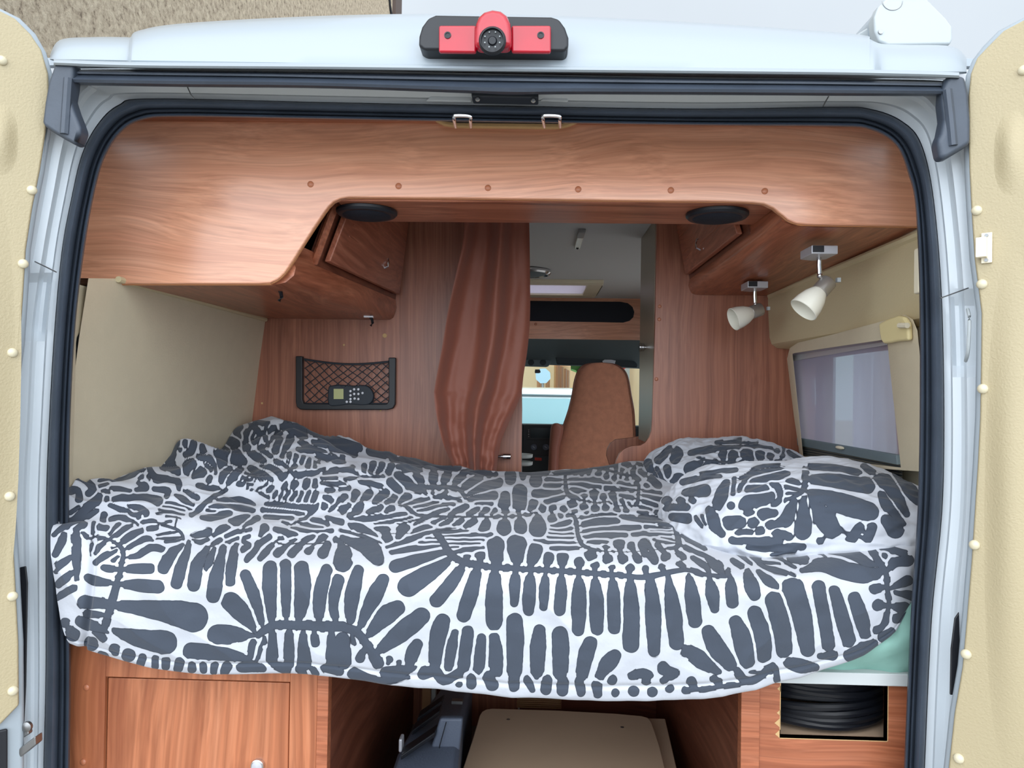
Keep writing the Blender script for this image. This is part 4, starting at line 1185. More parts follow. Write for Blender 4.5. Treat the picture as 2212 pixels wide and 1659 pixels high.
'I': """60,260,54 60,320,38
235,285,80 230,360,70
200,670,50 160,740,32
315,725,44
450,720,40 430,760,26
600,740,38
560,815,26
740,770,32
900,785,22
445,790,22 448,860,46
245,805,22 255,900,62 255,990,104
620,300,22 625,400,25 640,500,30 700,570,32 800,610,16 900,627,10 1050,655,8 1180,637,8 1300,690,8 1500,690,8 1570,670,26 1590,560,22 1590,420,20 1560,395,34
380,340,26 480,345,25 590,350,8
360,420,22 460,422,28 600,407,8
230,530,40 380,522,38 590,507,12
370,640,22 480,607,26 640,552,10
640,347,10 800,337,19 1000,352,25 1230,385,8
660,407,8 820,402,22 960,432,26 1080,445,15
680,472,10 770,477,30 890,500,8
870,560,35 875,620,14 870,700,42
1005,522,52 1010,640,23 1020,720,42
1125,582,42 1140,640,20 1155,710,35
1250,542,50 1280,640,26 1310,740,34
1370,622,32 1400,690,22 1430,750,28
1460,652,18 1500,700,14
715,660,55
360,287,5 570,292,7
1320,387,7 1450,412,15 1580,432,8
1340,442,7 1450,472,22 1570,490,10
1160,457,18 1300,477,24 1430,492,8
1345,552,18 1450,582,24 1560,602,10
1610,472,8 1720,497,15 1880,527,8
1620,547,8 1800,582,22 1930,620,10
1620,622,12 1720,652,26 1830,690,8
1580,692,12 1680,722,19 1760,745,7
1600,782,17 1700,792,30
1830,782,26 1910,822,26
650,820,13 720,812,18 760,880,27 780,1000,27 800,1120,29 840,1200,29 920,1250,25 1000,1280,27 1100,1290,8 1300,1302,5 1500,1302,5 1700,1282,5 1900,1267,7 2100,1240,30 2140,1150,25 2090,1020,25 2070,920,22
440,962,8 560,942,22 710,892,10
430,1007,10 580,1022,12 730,987,10
415,1052,8 560,1067,10 740,1067,7
400,1107,12 560,1117,12 750,1107,5
220,1152,5 400,1167,17 780,1187,5
440,1252,12 600,1257,25 830,1242,8
780,862,7 950,832,15 1300,802,7
810,962,8 950,912,42 1150,892,46 1300,892,32
820,1052,8 1000,1007,15 1300,992,25 1600,982,17
850,1102,7 1050,1082,25 1300,1077,36 1420,1080,17
900,1187,5 1020,1167,19 1170,1177,19
1340,832,8 1500,852,19 1750,892,22 2030,930,8
1690,967,12 1850,982,15 2030,987,8
1750,1017,4 2050,1022,7
1520,1072,12 1700,1062,22 2080,1072,7
1890,1112,7 2080,1152,12
1800,1152,15 1950,1177,17 2100,1190,7
1160,1242,38 1160,1280,22 1185,1400,60
1335,1202,66 1350,1300,32 1390,1400,58
1500,1232,50 1530,1300,32 1590,1390,54
1660,1182,60 1760,1262,32 1800,1390,58
1860,1222,36 1920,1290,26 1980,1370,42
2090,1282,22 2180,1380,40
960,1340,74
2150,1450,36 2200,1500,30
1180,155,32 1180,240,22 1160,320,25
1290,125,40 1290,240,25 1270,340,22
1370,212,25 1360,300,17
1440,262,20 1440,330,22
980,182,17 1150,212,15 1300,252,15 1480,290,15
1540,162,20 1510,280,25 1590,360,26
1400,142,26 1500,162,17
1640,232,40 1700,300,17
1090,172,26 1060,260,30
960,202,25 930,270,26
850,222,36 840,270,30
1700,132,17 1800,200,26
1750,330,40 1850,420,36
1560,132,12 1720,182,10
1700,430,26
560,262,26 680,262,22
450,252,12 530,267,16
150,227,8 400,242,22""",
'J': """285,165,22 400,172,24 500,235,28 560,310,32 505,365,26
292,330,36 380,330,22 390,430,30
90,862,12 300,705,44 450,575,52 580,475,48 640,385,30
600,562,20 450,655,32 310,725,22
292,602,20 400,532,16
360,830,36 355,900,50 370,1100,38 370,1300,36 350,1400,16
440,725,40 350,800,36
420,832,16 540,912,16 560,802,12 570,722,15
545,900,13 535,1100,7
200,850,30 180,950,36 110,1090,30
290,1112,14 200,1200,40 120,1290,26
320,1312,34 200,1402,42 150,1450,38
330,1492,34 200,1562,34 130,1620,20
620,912,17 720,902,15 820,952,19 900,1022,31 920,1100,31 900,1200,31 870,1350,34 820,1500,34 790,1659,32
730,912,22 650,982,26 580,1080,17
870,722,12 760,860,15
1030,732,12 850,842,25 740,922,17
1150,802,17 1000,882,36 860,982,22
1280,922,10 1150,912,26 930,1042,17
1390,1032,25 1250,1012,34 1100,1102,26 950,1132,12
840,1042,17 700,1112,30 590,1190,25
780,1022,10 840,1002,10
860,1122,16 800,1160,22
680,1250,26 760,1265,36 900,1270,28 1100,1265,50 1240,1265,50
500,1372,40 600,1412,52 820,1442,26 1100,1462,64 1330,1482,70
430,1640,34 600,1650,34
650,272,22 730,242,13
670,342,16 740,332,20
720,430,25
690,622,26 680,680,26
620,762,24 720,782,24
600,882,17 700,892,16
640,217,12 740,202,10 900,192,8 1050,132,17 1180,72,12
760,302,15 880,312,12 1000,342,15
1100,242,26 1180,292,34 1080,330,22
800,432,15 950,412,30 1100,402,30 1250,422,30 1340,460,48
980,522,12 1100,542,30 1180,600,38
760,502,12 900,562,16 980,562,15 1030,622,15 1120,602,20 1100,660,12
760,672,15 900,652,22 1000,692,16 1100,730,10
1220,62,26 1300,182,38 1450,192,26 1570,222,26 1590,320,16
1290,312,15 1450,332,26 1440,400,16
1400,42,30 1560,92,52
1140,152,17 1080,242,12
1220,152,22 1240,200,10
1650,332,17 1742,400,26
1540,382,17 1650,452,34 1742,500,22
1420,482,7 1600,502,7 1742,560,7
1330,597,10 1500,592,12 1640,622,8
1430,642,12 1560,642,12
1130,712,10 1250,692,10 1370,722,15 1480,702,15
1200,792,12 1300,772,24 1340,742,10
1560,642,8 1540,760,12
1370,742,10 1550,792,19 1620,852,22 1640,910,15
1310,857,7 1480,822,10
1310,907,7 1450,892,12 1620,882,7
1420,942,17 1540,932,19 1640,902,8"""}
FRONT = {'C': """1070,335,15 1065,400,17 1050,470,18 1000,510,13 940,535,10
1080,400,18 1280,410,42 1460,440,45
1080,480,14 1280,550,58 1475,610,52
1090,500,12 1180,640,58 1240,730,50
1055,520,14 1055,640,42 1048,735,46
990,540,22 950,650,38 900,680,30
1090,318,13 1250,330,16 1400,362,20
1560,500,24 1600,580,32 1690,690,14
1590,660,34 1640,720,52
1520,390,20 1600,440,44 1710,620,16
1640,330,24 1720,450,38 1790,540,22
1690,330,14 1770,400,20
1412,705,22 1370,775,26
1495,705,22 1465,775,26
1160,795,18
1270,795,18
820,455,12 750,460,26 700,462,20
840,520,34 720,545,44 680,570,34
610,400,10 600,490,9
640,470,9 700,380,15 820,345,14 920,330,9
650,400,8 760,330,10 900,315,8
720,410,12 850,385,22 940,365,22
960,410,16 1030,430,12
950,450,14 1030,470,10
960,490,12 1040,490,10
860,560,18 900,520,14 890,450,14 850,430,12
400,372,12 520,352,9 620,340,8
280,420,12 420,385,12 520,375,9
300,492,22 420,472,34
560,430,22 530,500,34 500,570,28
180,545,28
272,545,28
340,530,22
175,580,18 300,575,22
220,640,22 310,652,26
370,650,11 405,695,11
400,640,9 430,690,9
460,600,26 480,680,36 530,750,18
590,570,18
575,680,38 650,680,38
700,605,33
730,680,36
800,625,36 860,620,24
640,740,22 720,735,16
850,690,32 900,690,18
770,730,28
890,752,36 960,770,20
600,790,18 750,800,26 900,800,26
700,830,16 900,842,26 1050,832,16
850,880,10 1000,862,12
1440,320,14 1500,360,14"""}
BACK = {'C': """60,300,22 100,380,18 150,450,12
120,282,18 200,210,18
110,330,10 160,420,9 220,480,7
90,340,8 130,430,7 190,490,6
240,235,36 230,270,26
335,335,40 400,290,16
445,295,22 400,360,24 330,440,22
252,412,44
330,232,10 480,205,18 640,192,12
380,265,7 520,290,9 760,300,9 900,280,9 930,200,9
540,232,26 540,300,14
600,242,30 590,320,16
690,242,38 720,285,18
775,242,28 780,290,14
840,250,18 850,290,11
650,285,11
500,172,12 650,152,10
680,182,9 850,200,10
700,162,7 900,222,7
950,222,7 1040,280,7
480,320,30 570,335,12
620,330,12 720,330,12
180,330,16 190,380,10
560,165,8 760,168,8
880,290,16 960,300,10"""}
def parse(dct):
    out = []
    for k, txt in dct.items():
        ox, oy, s = CROPS[k]
        for ln in txt.strip().split('\n'):
            pts = [tuple(float(q) for q in w.split(',')) for w in ln.split()]
            out.append([(ox + x/s, oy + y/s, r/s) for x, y, r in pts])
    return out
def print_field(P, strokes, far=16.0, grow=None):
    """signed distance to the printed leaves, evaluated where the cloth lies; stored per vertex"""
    px, py = project(P)
    wx = px + 1.3*perlin(px/19., py/19., 3.) + .6*perlin(px/7., py/7., 8.); wy = py + 1.3*perlin(px/21., py/17., 5.)
    D = np.full(len(P), far); E2 = D.copy()
    for st_ in strokes:
        xs = [p[0] for p in st_]; ys_ = [p[1] for p in st_]; r = max(p[2] for p in st_) + far
        k = np.nonzero((wx > min(xs)-r) & (wx < max(xs)+r) & (wy > min(ys_)-r) & (wy < max(ys_)+r))[0]
        if not len(k): continue
        X, Y = wx[k], wy[k]; d = np.full(len(k), far)
        if len(st_) >= 2:
            c = cr(st_, 4*(len(st_)-1)+1) if len(st_) > 2 else np.array(st_)
            for a, b in zip(c[:-1], c[1:]):
                vx, vy = b[0]-a[0], b[1]-a[1]; L2 = vx*vx + vy*vy + 1e-9
                t = np.clip(((X-a[0])*vx + (Y-a[1])*vy)/L2, 0, 1)
                d = np.minimum(d, np.hypot(X-a[0]-t*vx, Y-a[1]-t*vy) - (a[2] + (b[2]-a[2])*t))
        else:
            d = np.minimum(d, np.hypot(X-st_[0][0], Y-st_[0][1]) - st_[0][2])
        old = D[k]; E2[k] = np.minimum(E2[k], np.maximum(old, d)); D[k] = np.minimum(old, d)
    # leaves swell until a narrow white gap is left between neighbours
    m = np.clip((py - 1130)/110., 0, 1); g = 3.4*(1-m) + 2.3*m; gap = 4.0*(1-m) + 6.0*m
    return np.minimum(D, np.maximum(D - g, (gap - (E2 - D))*.6))
def cloth_mat():
    m = bpy.data.materials.new('printed_cotton'); m.use_nodes = True; nt = m.node_tree; N = nt.nodes; L = nt.links; b = N['Principled BSDF']
    at_ = N.new('ShaderNodeAttribute'); at_.attribute_name = 'print'
    r = N.new('ShaderNodeMapRange'); r.inputs['From Min'].default_value = -.45; r.inputs['From Max'].default_value = .45; L.new(at_.outputs['Fac'], r.inputs['Value'])
    r2 = N.new('ShaderNodeMapRange'); r2.inputs['From Min'].default_value = -2.0; r2.inputs['From Max'].default_value = -1.0; L.new(at_.outputs['Fac'], r2.inputs['Value'])
    m1 = N.new('ShaderNodeMix'); m1.data_type = 'RGBA'; m1.inputs[6].default_value = lin((64,71,83)); m1.inputs[7].default_value = lin((46,52,63)); L.new(r2.outputs[0], m1.inputs[0])
    m2 = N.new('ShaderNodeMix'); m2.data_type = 'RGBA'; m2.inputs[7].default_value = lin((188,191,199)); L.new(m1.outputs[2], m2.inputs[6]); L.new(r.outputs[0], m2.inputs[0])
    L.new(m2.outputs[2], b.inputs['Base Color']); b.inputs['Roughness'].default_value = .8; b.inputs['Sheen Weight'].default_value = .15; b.inputs['Specular IOR Level'].default_value = .25
    tc = N.new('ShaderNodeTexCoord'); n = N.new('ShaderNodeTexNoise'); n.inputs['Scale'].default_value = 55; n.inputs['Detail'].default_value = 5; L.new(tc.outputs['Object'], n.inputs['Vector'])
    bp = N.new('ShaderNodeBump'); bp.inputs['Strength'].default_value = .35; bp.inputs['Distance'].default_value = .004; L.new(n.outputs['Fac'], bp.inputs['Height']); L.new(bp.outputs[0], b.inputs['Normal'])
    return m
M['print'] = cloth_mat()
def cloth_obj(name, P, nr, nc, strokes, label, cat, parent=None, closed=False, group=None):
    """P: (nr*nc,3) array relative coords, grid"""
    D = print_field(P, strokes)
    Q = P.copy(); Q[:, 2] += CZ
    lo, hi = Q.min(0), Q.max(0); org = np.array([(lo[0]+hi[0])/2, (lo[1]+hi[1])/2, lo[2]])
    idx = np.arange(nr*nc).reshape(nr, nc)
    if closed: a = idx[:-1]; b = idx[1:]; an = np.roll(a, -1, 1); bn = np.roll(b, -1, 1)
    else: a = idx[:-1, :-1]; b = idx[1:, :-1]; an = idx[:-1, 1:]; bn = idx[1:, 1:]
    F_ = np.stack([a, an, bn, b], -1).reshape(-1, 4)
    me = bpy.data.meshes.new(name)
    me.vertices.add(len(Q)); me.vertices.foreach_set('co', (Q-org).astype(np.float32).ravel())
    me.loops.add(F_.size); me.loops.foreach_set('vertex_index', F_.astype(np.int32).ravel())
    me.polygons.add(len(F_)); me.polygons.foreach_set('loop_start', np.arange(0, F_.size, 4, dtype=np.int32))
    me.update(calc_edges=True); me.validate()
    me.polygons.foreach_set('use_smooth', [True]*len(me.polygons))
    A = me.attributes.new('print', 'FLOAT', 'POINT'); A.data.foreach_set('value', D.astype(np.float32))
    me.materials.append(M['print'])
    o = bpy.data.objects.new(name, me); COL.objects.link(o); o.location = org; WORG[o.name] = V(org)
    return tag(o, label, cat, group)

# duvet control stations: hem, lower front, upper front, brow, back (pixel, pixel, depth)
DS = [
 ((152,1388,1.375),(122,1300,1.352),(116,1225,1.350),(113,1155,1.372),(150,1050,1.47)),
 ((212,1412,1.370),(175,1320,1.340),(165,1225,1.338),(168,1140,1.385),(190,1042,1.58)),
 ((300,1431,1.365),(275,1330,1.332),(268,1230,1.335),(265,1145,1.400),(240,1040,1.67)),
 ((400,1448,1.365),(385,1330,1.330),(378,1235,1.332),(370,1155,1.420),(318,1012,1.83)),
 ((500,1451,1.362),(490,1330,1.328),(484,1235,1.332),(478,1162,1.430),(366,990,1.94)),
 ((610,1452,1.360),(604,1330,1.326),(598,1240,1.332),(590,1170,1.435),(392,953,2.02)),
 ((720,1459,1.358),(714,1330,1.325),(708,1240,1.330),(700,1170,1.440),(470,966,2.20)),
 ((840,1472,1.357),(832,1335,1.324),(826,1240,1.330),(815,1165,1.440),(520,922,2.36)),
 ((960,1481,1.356),(952,1340,1.324),(945,1240,1.330),(930,1163,1.440),(600,911,2.42)),
 ((1090,1499,1.356),(1080,1345,1.324),(1072,1240,1.330),(1060,1160,1.440),(705,952,2.44)),
 ((1220,1505,1.358),(1210,1345,1.325),(1204,1240,1.330),(1190,1165,1.440),(880,992,2.44)),
 ((1340,1508,1.360),(1332,1345,1.327),(1325,1240,1.332),(1310,1172,1.440),(1060,1018,2.44)),
 ((1460,1507,1.365),(1450,1345,1.332),(1442,1245,1.335),(1425,1185,1.440),(1240,1014,2.44)),
 ((1580,1494,1.375),(1570,1340,1.342),(1560,1260,1.345),(1545,1205,1.440),(1360,998,2.44)),
 ((1700,1466,1.390),(1690,1340,1.360),(1680,1265,1.362),(1665,1215,1.440),(1450,1000,2.44)),
 ((1800,1436,1.410),(1790,1330,1.385),(1780,1260,1.385),(1770,1205,1.450),(1550,1010,2.44)),
 ((1880,1402,1.430),(1872,1320,1.410),(1862,1250,1.412),(1850,1195,1.470),(1640,1015,2.40)),
 ((1940,1352,1.448),(1938,1290,1.440),(1930,1235,1.440),(1915,1180,1.490),(1700,1020,2.25)),
 ((1976,1290,1.475),(1982,1250,1.475),(1984,1210,1.480),(1975,1160,1.515),(1800,1060,2.0)),
 ((2010,1240,1.500),(2010,1210,1.500),(2010,1180,1.505),(2000,1140,1.540),(1900,1080,1.8)),
]
NC, NRW = 900, 430
stn = np.array([[tuple(at(x, y, Y)) for x, y, Y in s] for s in DS])     # (S,5,3)
# add intermediate top rows
S_ = stn.shape[0]
full = []
for s in stn:
    hem, lf, uf, bw, bk_ = s
    tip = hem + np.array([0, .035, .012])
    r = [tip, hem, lf, uf, bw]
    for t in (.25, .5, .75): r.append(bw*(1-t) + bk_*t + np.array([0,0,.018*math.sin(math.pi*t)]))
    r.append(bk_); r.append(bk_ + np.array([0,.015,-.03])); r.append(bk_ + np.array([0,.0,-.10]))
    full.append(r)
full = np.array(full)                                # (S,R,3)
rowsU = np.stack([cr(full[:, j], NC) for j in range(full.shape[1])])    # (R,NC,3)
# distribute rows so that pixels are evenly covered
wts = [.3, 3.5, 3.2, 2.6, 1.6, 1.2, 1.0, 1.0, .3, .3]
cum = np.concatenate([[0], np.cumsum(wts)]); cum /= cum[-1]
tt = np.interp(np.linspace(0, 1, NRW), cum, np.arange(len(cum)))
Rr = rowsU.shape[0]; i0 = np.clip(tt.astype(int), 0, Rr-2); f = (tt - i0)[:, None, None]
p0 = rowsU[np.clip(i0-1, 0, Rr-1)]; p1 = rowsU[i0]; p2 = rowsU[i0+1]; p3 = rowsU[np.clip(i0+2, 0, Rr-1)]
G = .5*((2*p1) + (-p0+p2)*f + (2*p0-5*p1+4*p2-p3)*f*f + (-p0+3*p1-3*p2+p3)*f**3)
U, T = np.meshgrid(np.linspace(0, 1, NC), tt)
X, Yw, Z_ = G[..., 0].copy(), G[..., 1].copy(), G[..., 2].copy()
topm = np.clip((T-4.0)/1.0, 0, 1); frm = 1 - topm; edge = np.clip((8.6-T)/1.3, 0.12, 1)
left = np.clip((-.10 - X)/.5, 0, 1)
ridge = lambda a: (1-np.abs(a)*2.2)
r1 = ridge(perlin(X*3.2 + Yw*1.5, Yw*5.0 - X*1.2, 1.)); r2_ = ridge(perlin(X*7 - Yw*3, Yw*11, 2.)); r3_ = perlin(X*16, Yw*20, 4.)
Z_ += topm*edge*((.010+.024*left)*(r1-.55) + (.005+.012*left)*(r2_-.5) + (.002+.004*left)*r3_)
lump = perlin(X*4.5+3, Yw*4.5, 7.)
Z_ += topm*edge*left*.026*lump
Z_ -= .045*np.exp(-((Yw-1.51)/.05)**2)*topm*np.clip((X-.32)/.1,0,1)
# front drape: long soft folds plus small creases
fr1 = perlin(X*4.0 + Z_*1.5, Z_*2.0, 11.); fr2 = ridge(perlin(X*9 + Z_*5, Z_*6 - X*2, 12.)); fr3 = perlin(X*26, Z_*30, 13.)
Yw -= frm*(.014*fr1 + .006*fr2 + .0020*fr3)
# hem seam: crease 28 px above the hem
sm = np.exp(-((T-1.0-.23)/.035)**2); Yw += .0045*sm
# seam across the top where two fabric lengths meet
qx, qy = project(np.stack([X, Yw, Z_], -1).reshape(-1, 3)); qx = qx.reshape(X.shape); qy = qy.reshape(X.shape)
sy = np.interp(qx, [1060,1150,1250,1380,1480,1560], [1098,1107,1110,1110,1122,1140]); sw = np.clip((qx-1060)/80, 0, 1)*np.clip((1580-qx)/80, 0, 1)
Z_ -= .004*sw*np.exp(-((qy-sy)/2.2)**2)
# folded crease on the left end
cz = np.exp(-((qx - np.interp(qy, [1100,1250,1400], [205,196,178]))/7.)**2)*frm; Yw += .012*cz
G = np.stack([X, Yw, Z_], -1).reshape(-1, 3)
sD = parse(DUVET)
cloth_obj('duvet', G, NRW, NC, sD, 'rumpled black and white leaf-print duvet spread over the bed', 'duvet')

# pillows
def pillow(name, c, half, rot, strokes, label, lumps, nseed, sq=.62, group=None):
    nu, nv = 420, 200
    th = np.linspace(-math.pi, math.pi, nu, endpoint=False); ph = np.linspace(-math.pi/2, math.pi/2, nv)
    TH, PH = np.meshgrid(th, ph)
    sp = lambda x, e: np.sign(x)*np.abs(x)**e
    # rounded rectangle plan, lens-like section
    cxp = sp(np.cos(TH), sq); syp = sp(np.sin(TH), sq); rad = np.cos(PH)**.62
    x = cxp*rad; y = syp*rad; z = np.sin(PH)*(1 - .25*(x*x*y*y))
    z = sp(z, .95)*(1 - .35*np.abs(x)**5)*(1 - .25*np.abs(y)**5)
    P = np.stack([x*half[0], y*half[1], z*half[2]], -1)
    nrm = np.stack([x, y, z*1.2], -1); nrm /= np.linalg.norm(nrm, axis=-1)[..., None] + 1e-9
    w = .012*perlin(x*2.2+nseed, y*2.2, z*2.) + .006*(1-2*np.abs(perlin(x*5, y*5+nseed, z*4))) + .002*perlin(x*14, y*14, z*10+nseed)
    P = P + nrm*w[..., None]
    P = P.reshape(-1, 3)
    R3 = np.array(rot.to_matrix()); P = P @ R3.T + np.array(c)
    for (lx, ly, lz, rr, amp) in lumps:
        d = P - np.array([lx, ly, lz]); g = np.exp(-(d**2).sum(1)/(2*rr*rr)); P[:, 1] += amp*g; P[:, 2] += amp*.4*g
    return cloth_obj(name, P, nv, nu, strokes, label, 'pillow', closed=True, group=group)
pillow('pillow', (.575,2.20,-.243), (.25,.20,.102), Euler((math.radians(12), 0, math.radians(-3))), parse(BACK), 'leaf-print pillow at the back against the wood partition', [], 3.1)
pillow('pillow', (.592,1.68,-.262), (.300,.205,.100), Euler((math.radians(10), math.radians(-3), math.radians(4))), parse(FRONT), 'leaf-print pillow at the front right beside the door seal, folded end showing', [tuple(at(1680,1090,1.55)) + (.03,.04)], 8.7)

# ================================================================ UNDER THE BED
YB = 1.442
lc = thing('storage_cabinet', (-.67,1.97,-1.12), 'wood storage cabinet with flush door under the left of the bed', 'cabinet')
xa, xb = -.965, -.397; dx0, dx1 = at(229,1500,YB).x, at(623,1500,YB).x; dz = at(420,1472,YB).z
ztop = -.492
MB().bx(xa,dx0-.002,YB,YB+.018,-1.12,ztop).bx(dx1+.003,xb-.022,YB,YB+.018,-1.12,ztop).bx(dx0-.002,dx1+.003,YB,YB+.018,dz+.004,ztop).build('front_frame', M['wood_cab'], lc, bevel=.001)
MB().bx(dx0,dx1,YB+.006,YB+.022,-1.10,dz).build('door', M['wood_cab'], lc, bevel=.002, seg=2)
MB().bx(xb-.021,xb+.001,YB-.004,YB+.02,-1.12,ztop).build('corner_post', M['wood_cabh'], lc, bevel=.001)
MB().bx(xb-.018,xb,YB+.02,2.48,-1.12,-.553).build('side_panel', M['wood_dark'], lc, bevel=.001)
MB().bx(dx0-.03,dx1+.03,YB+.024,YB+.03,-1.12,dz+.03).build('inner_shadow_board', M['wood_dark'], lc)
kp = at(558,1652,YB+.006)
MB().lathe([(.013,0),(.0135,.003),(.0125,.007),(.010,.008)], kp, (0,-1,0), 30).build('knob_ring', M['chrome'], lc)
MB().lathe([(.0105,.006),(.010,.009),(0,.011)], kp, (0,-1,0), 24).build('push_button', M['silver'], lc, label='grey push button')
for x, y in ((187,1485),(180,1646)):
    MB().lathe([(.0062,0),(.006,.0015),(.004,.003),(0,.0035)], at(x, y, YB), (0,-1,0), 16).build('screw_cap', M['capt'], lc)
YB = 1.475; ztop = -.553
rcab = thing('storage_cabinet', (.66,1.97,-1.12), 'wood storage cabinet with a rough rectangular cut-out under the right of the bed', 'cabinet')
x0, x1 = at(1641,1550,YB).x, .89; h0, h1 = at(1686,1540,YB).x, at(1917,1540,YB).x; z1, z0 = at(1800,1473,YB).z, at(1800,1597,YB).z
MB().bx(x0,h0,YB,YB+.016,-1.12,ztop).bx(h1,x1,YB,YB+.016,-1.12,ztop).bx(h0,h1,YB,YB+.016,-1.12,z0).bx(h0,h1,YB,YB+.016,z1,ztop).build('front_panel', M['wood_cabh'], rcab)
for (a, b, c_, d_) in ((h0-.0015,h0,z0,z1),(h1,h1+.0015,z0,z1),(h0,h1,z0-.0015,z0),(h0,h1,z1,z1+.0015)):
    MB().bx(a,b,YB-.0006,YB+.0158,c_,d_).build('raw_edge', M['ply'], rcab)
for x, y, r in ((1682,1488,.004),(1681,1540,.004),(1678,1562,.006),(1679,1586,.006)):
    p = at(x, y, YB-.0006)
    MB().prism([p + V((r,0,r*1.6)), p + V((r,0,-r*1.4)), p + V((-r*.7,0,0))], (0,.001,0)).build('splinter', M['ply'], rcab)
MB().bx(x0-.037,x0-.001,YB-.004,YB+.02,-1.12,ztop).build('corner_post', M['wood_cabh'], rcab, bevel=.001)
MB().bx(x0-.034,x0-.018,YB+.02,2.48,-1.12,ztop).build('side_panel', M['wood_dark'], rcab, bevel=.001)
MB().bx(x0-.01,x1,YB+.017,2.45,z0-.022,z0-.008).build('shelf', M['tanboard'], rcab)
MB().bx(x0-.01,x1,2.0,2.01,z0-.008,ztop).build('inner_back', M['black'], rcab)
# coil of cable
cc = V((.605,YB+.185,z0-.008)); pts = []
N_ = 12*40
for i in range(N_):
    a = 2*math.pi*i/40.; lay = i//160; k = (i/40.) % 4
    r = .160 - .0125*lay - .004*math.sin(a*1.3+lay) + .003*math.sin(i*.11); zz = .009 + (i/40.)*.0115 + .004*math.sin(a*2.1 + i*.01)
    pts.append(cc + V((r*math.cos(a), r*.92*math.sin(a), zz)))
MB().tube(pts, .0078, 8).build('cable_coil', M['cable'], label='coiled black cable inside the cut-out of the right cabinet', cat='cable')
# things on the floor between the cabinets
def floorpt(px, py, z):
    d = ray(px, py); return d*(z/d.z)
zt_ = -.90
tb = [floorpt(x, y, zt_) for x, y in ((985,1720),(1000,1659),(1020,1598),(1036,1545),(1041,1537),(1050,1532),(1062,1530),(1200,1534),(1330,1541),(1385,1546),(1400,1550),(1408,1560),(1425,1610),(1437,1659),(1450,1720))]
bx_ = thing('storage_box', (.08,1.95,-1.12), 'brown hardboard topped box on the floor between the cabinets', 'box')
MB().prism(tb, (0,0,-.014)).build('lid', M['tanboard'], bx_, bevel=.003, label='rounded tan hardboard lid')
q = [floorpt(x, y, zt_-.02) for x, y in ((1000,1720),(1050,1540),(1437,1552),(1462,1659),(1475,1720))]
MB().prism(q, (0,0,-.20)).build('body', M['tanboard'], bx_, bevel=.003)
for x, y in ((1098,1554),(1344,1571)): MB().lathe([(.005,0),(.004,.001),(0,.001)], floorpt(x, y, zt_), (0,0,1), 10).build('screw', M['steel'], bx_)
# black plastic case
cs_ = thing('tool_case', (-.25,1.95,-1.12), 'black plastic folding case standing on edge under the bed', 'case')
L_ = [(842,1700,1.60),(868,1620,1.72),(893,1575,1.85),(915,1540,2.0),(962,1478,2.28)]
Rr_ = [(972,1700,1.60),(982,1620,1.72),(988,1575,1.85),(992,1545,2.0),(1012,1476,2.28)]
a = [at(*p) for p in L_]; b = [at(*p) for p in Rr_]
rows = [[p + V((0,0,-.30)) for p in a], [p + V((-.01,0,-.012)) for p in a], [p for p in a], [p for p in b], [p + V((.012,0,-.01)) for p in b], [p + V((.012,0,-.30)) for p in b]]
MB().grid(rows).build('shell', M['casepl'], cs_, bevel=.004)
for (p0_, p1_) in (((870,1648,1.66),(940,1600,1.72)), ((893,1594,1.80),(950,1552,1.86)), ((905,1565,1.9),(955,1530,1.96))):
    A_ = at(*p0_); B_ = at(*p1_)
    MB().prism([A_ + V((-.005,0,.004)), B_ + V((0,0,.008)), B_ + V((0,.05,.006)), A_ + V((-.005,.05,.002))], (0,0,.012)).build('rib', M['black'], cs_, bevel=.003)
MB().prism([at(x, y, 1.74) for x, y in ((950,1552),(1000,1552),(985,1700),(905,1700))], (0,.02,0)).build('lid_face', M['casepl'], cs_, bevel=.006, seg=3)
MB().tube([at(964,1560,1.73), at(950,1610,1.73), at(938,1700,1.73)], .0012, 6).build('lid_seam', M['black'], cs_)
MB().obx(at(867,1605,1.70), (.008,.03,.03)).build('latch', M['silver'], cs_, bevel=.003, label='pale latch')
MB().obx(at(988,1515,2.05), (.03,.02,.008)).build('clip', M['steel'], cs_)
# posts at the back
for x0_, x1_, y1_, Y_, mt, lab in ((912,930,1552,2.40,'tan','pale tan upright post under the bed behind the black case'), (931,941,1545,2.42,'board','grey metal upright strip beside the tan post'), (864,877,1700,2.35,'wood_cabh','narrow brown upright batten behind the left cabinet')):
    p = at(x0_, 1500, Y_); q = at(x1_, 1500, Y_)
    MB().bx(p.x, q.x, Y_, Y_+.03, -1.12, -.553).build('upright_post', M[mt], label=lab, cat='post', bevel=.001)
# slatted vent
v0, v1 = at(1116,1478,2.49), at(1213,1528,2.49)
t = thing('slatted_vent', at(1165,1530,2.49), 'tan slatted vent grille on the low wall beneath the bed', 'vent')
MB().bx(v0.x,v1.x,2.488,2.499,v1.z-.004,v0.z).build('backing', M['wood_cabh'], t)
for k in range(11):
    z = v1.z + k*(v0.z-v1.z)/11.
    MB().bx(v0.x+.002,v1.x-.002,2.478,2.488,z,z+.0045).build('slat', M['tan'], t)

# ================================================================ OUTSIDE
MB().bx(-30,30,-12,60,-1.80,-1.75).build('ground', M['asphalt'], kind=S, label='grey asphalt road')
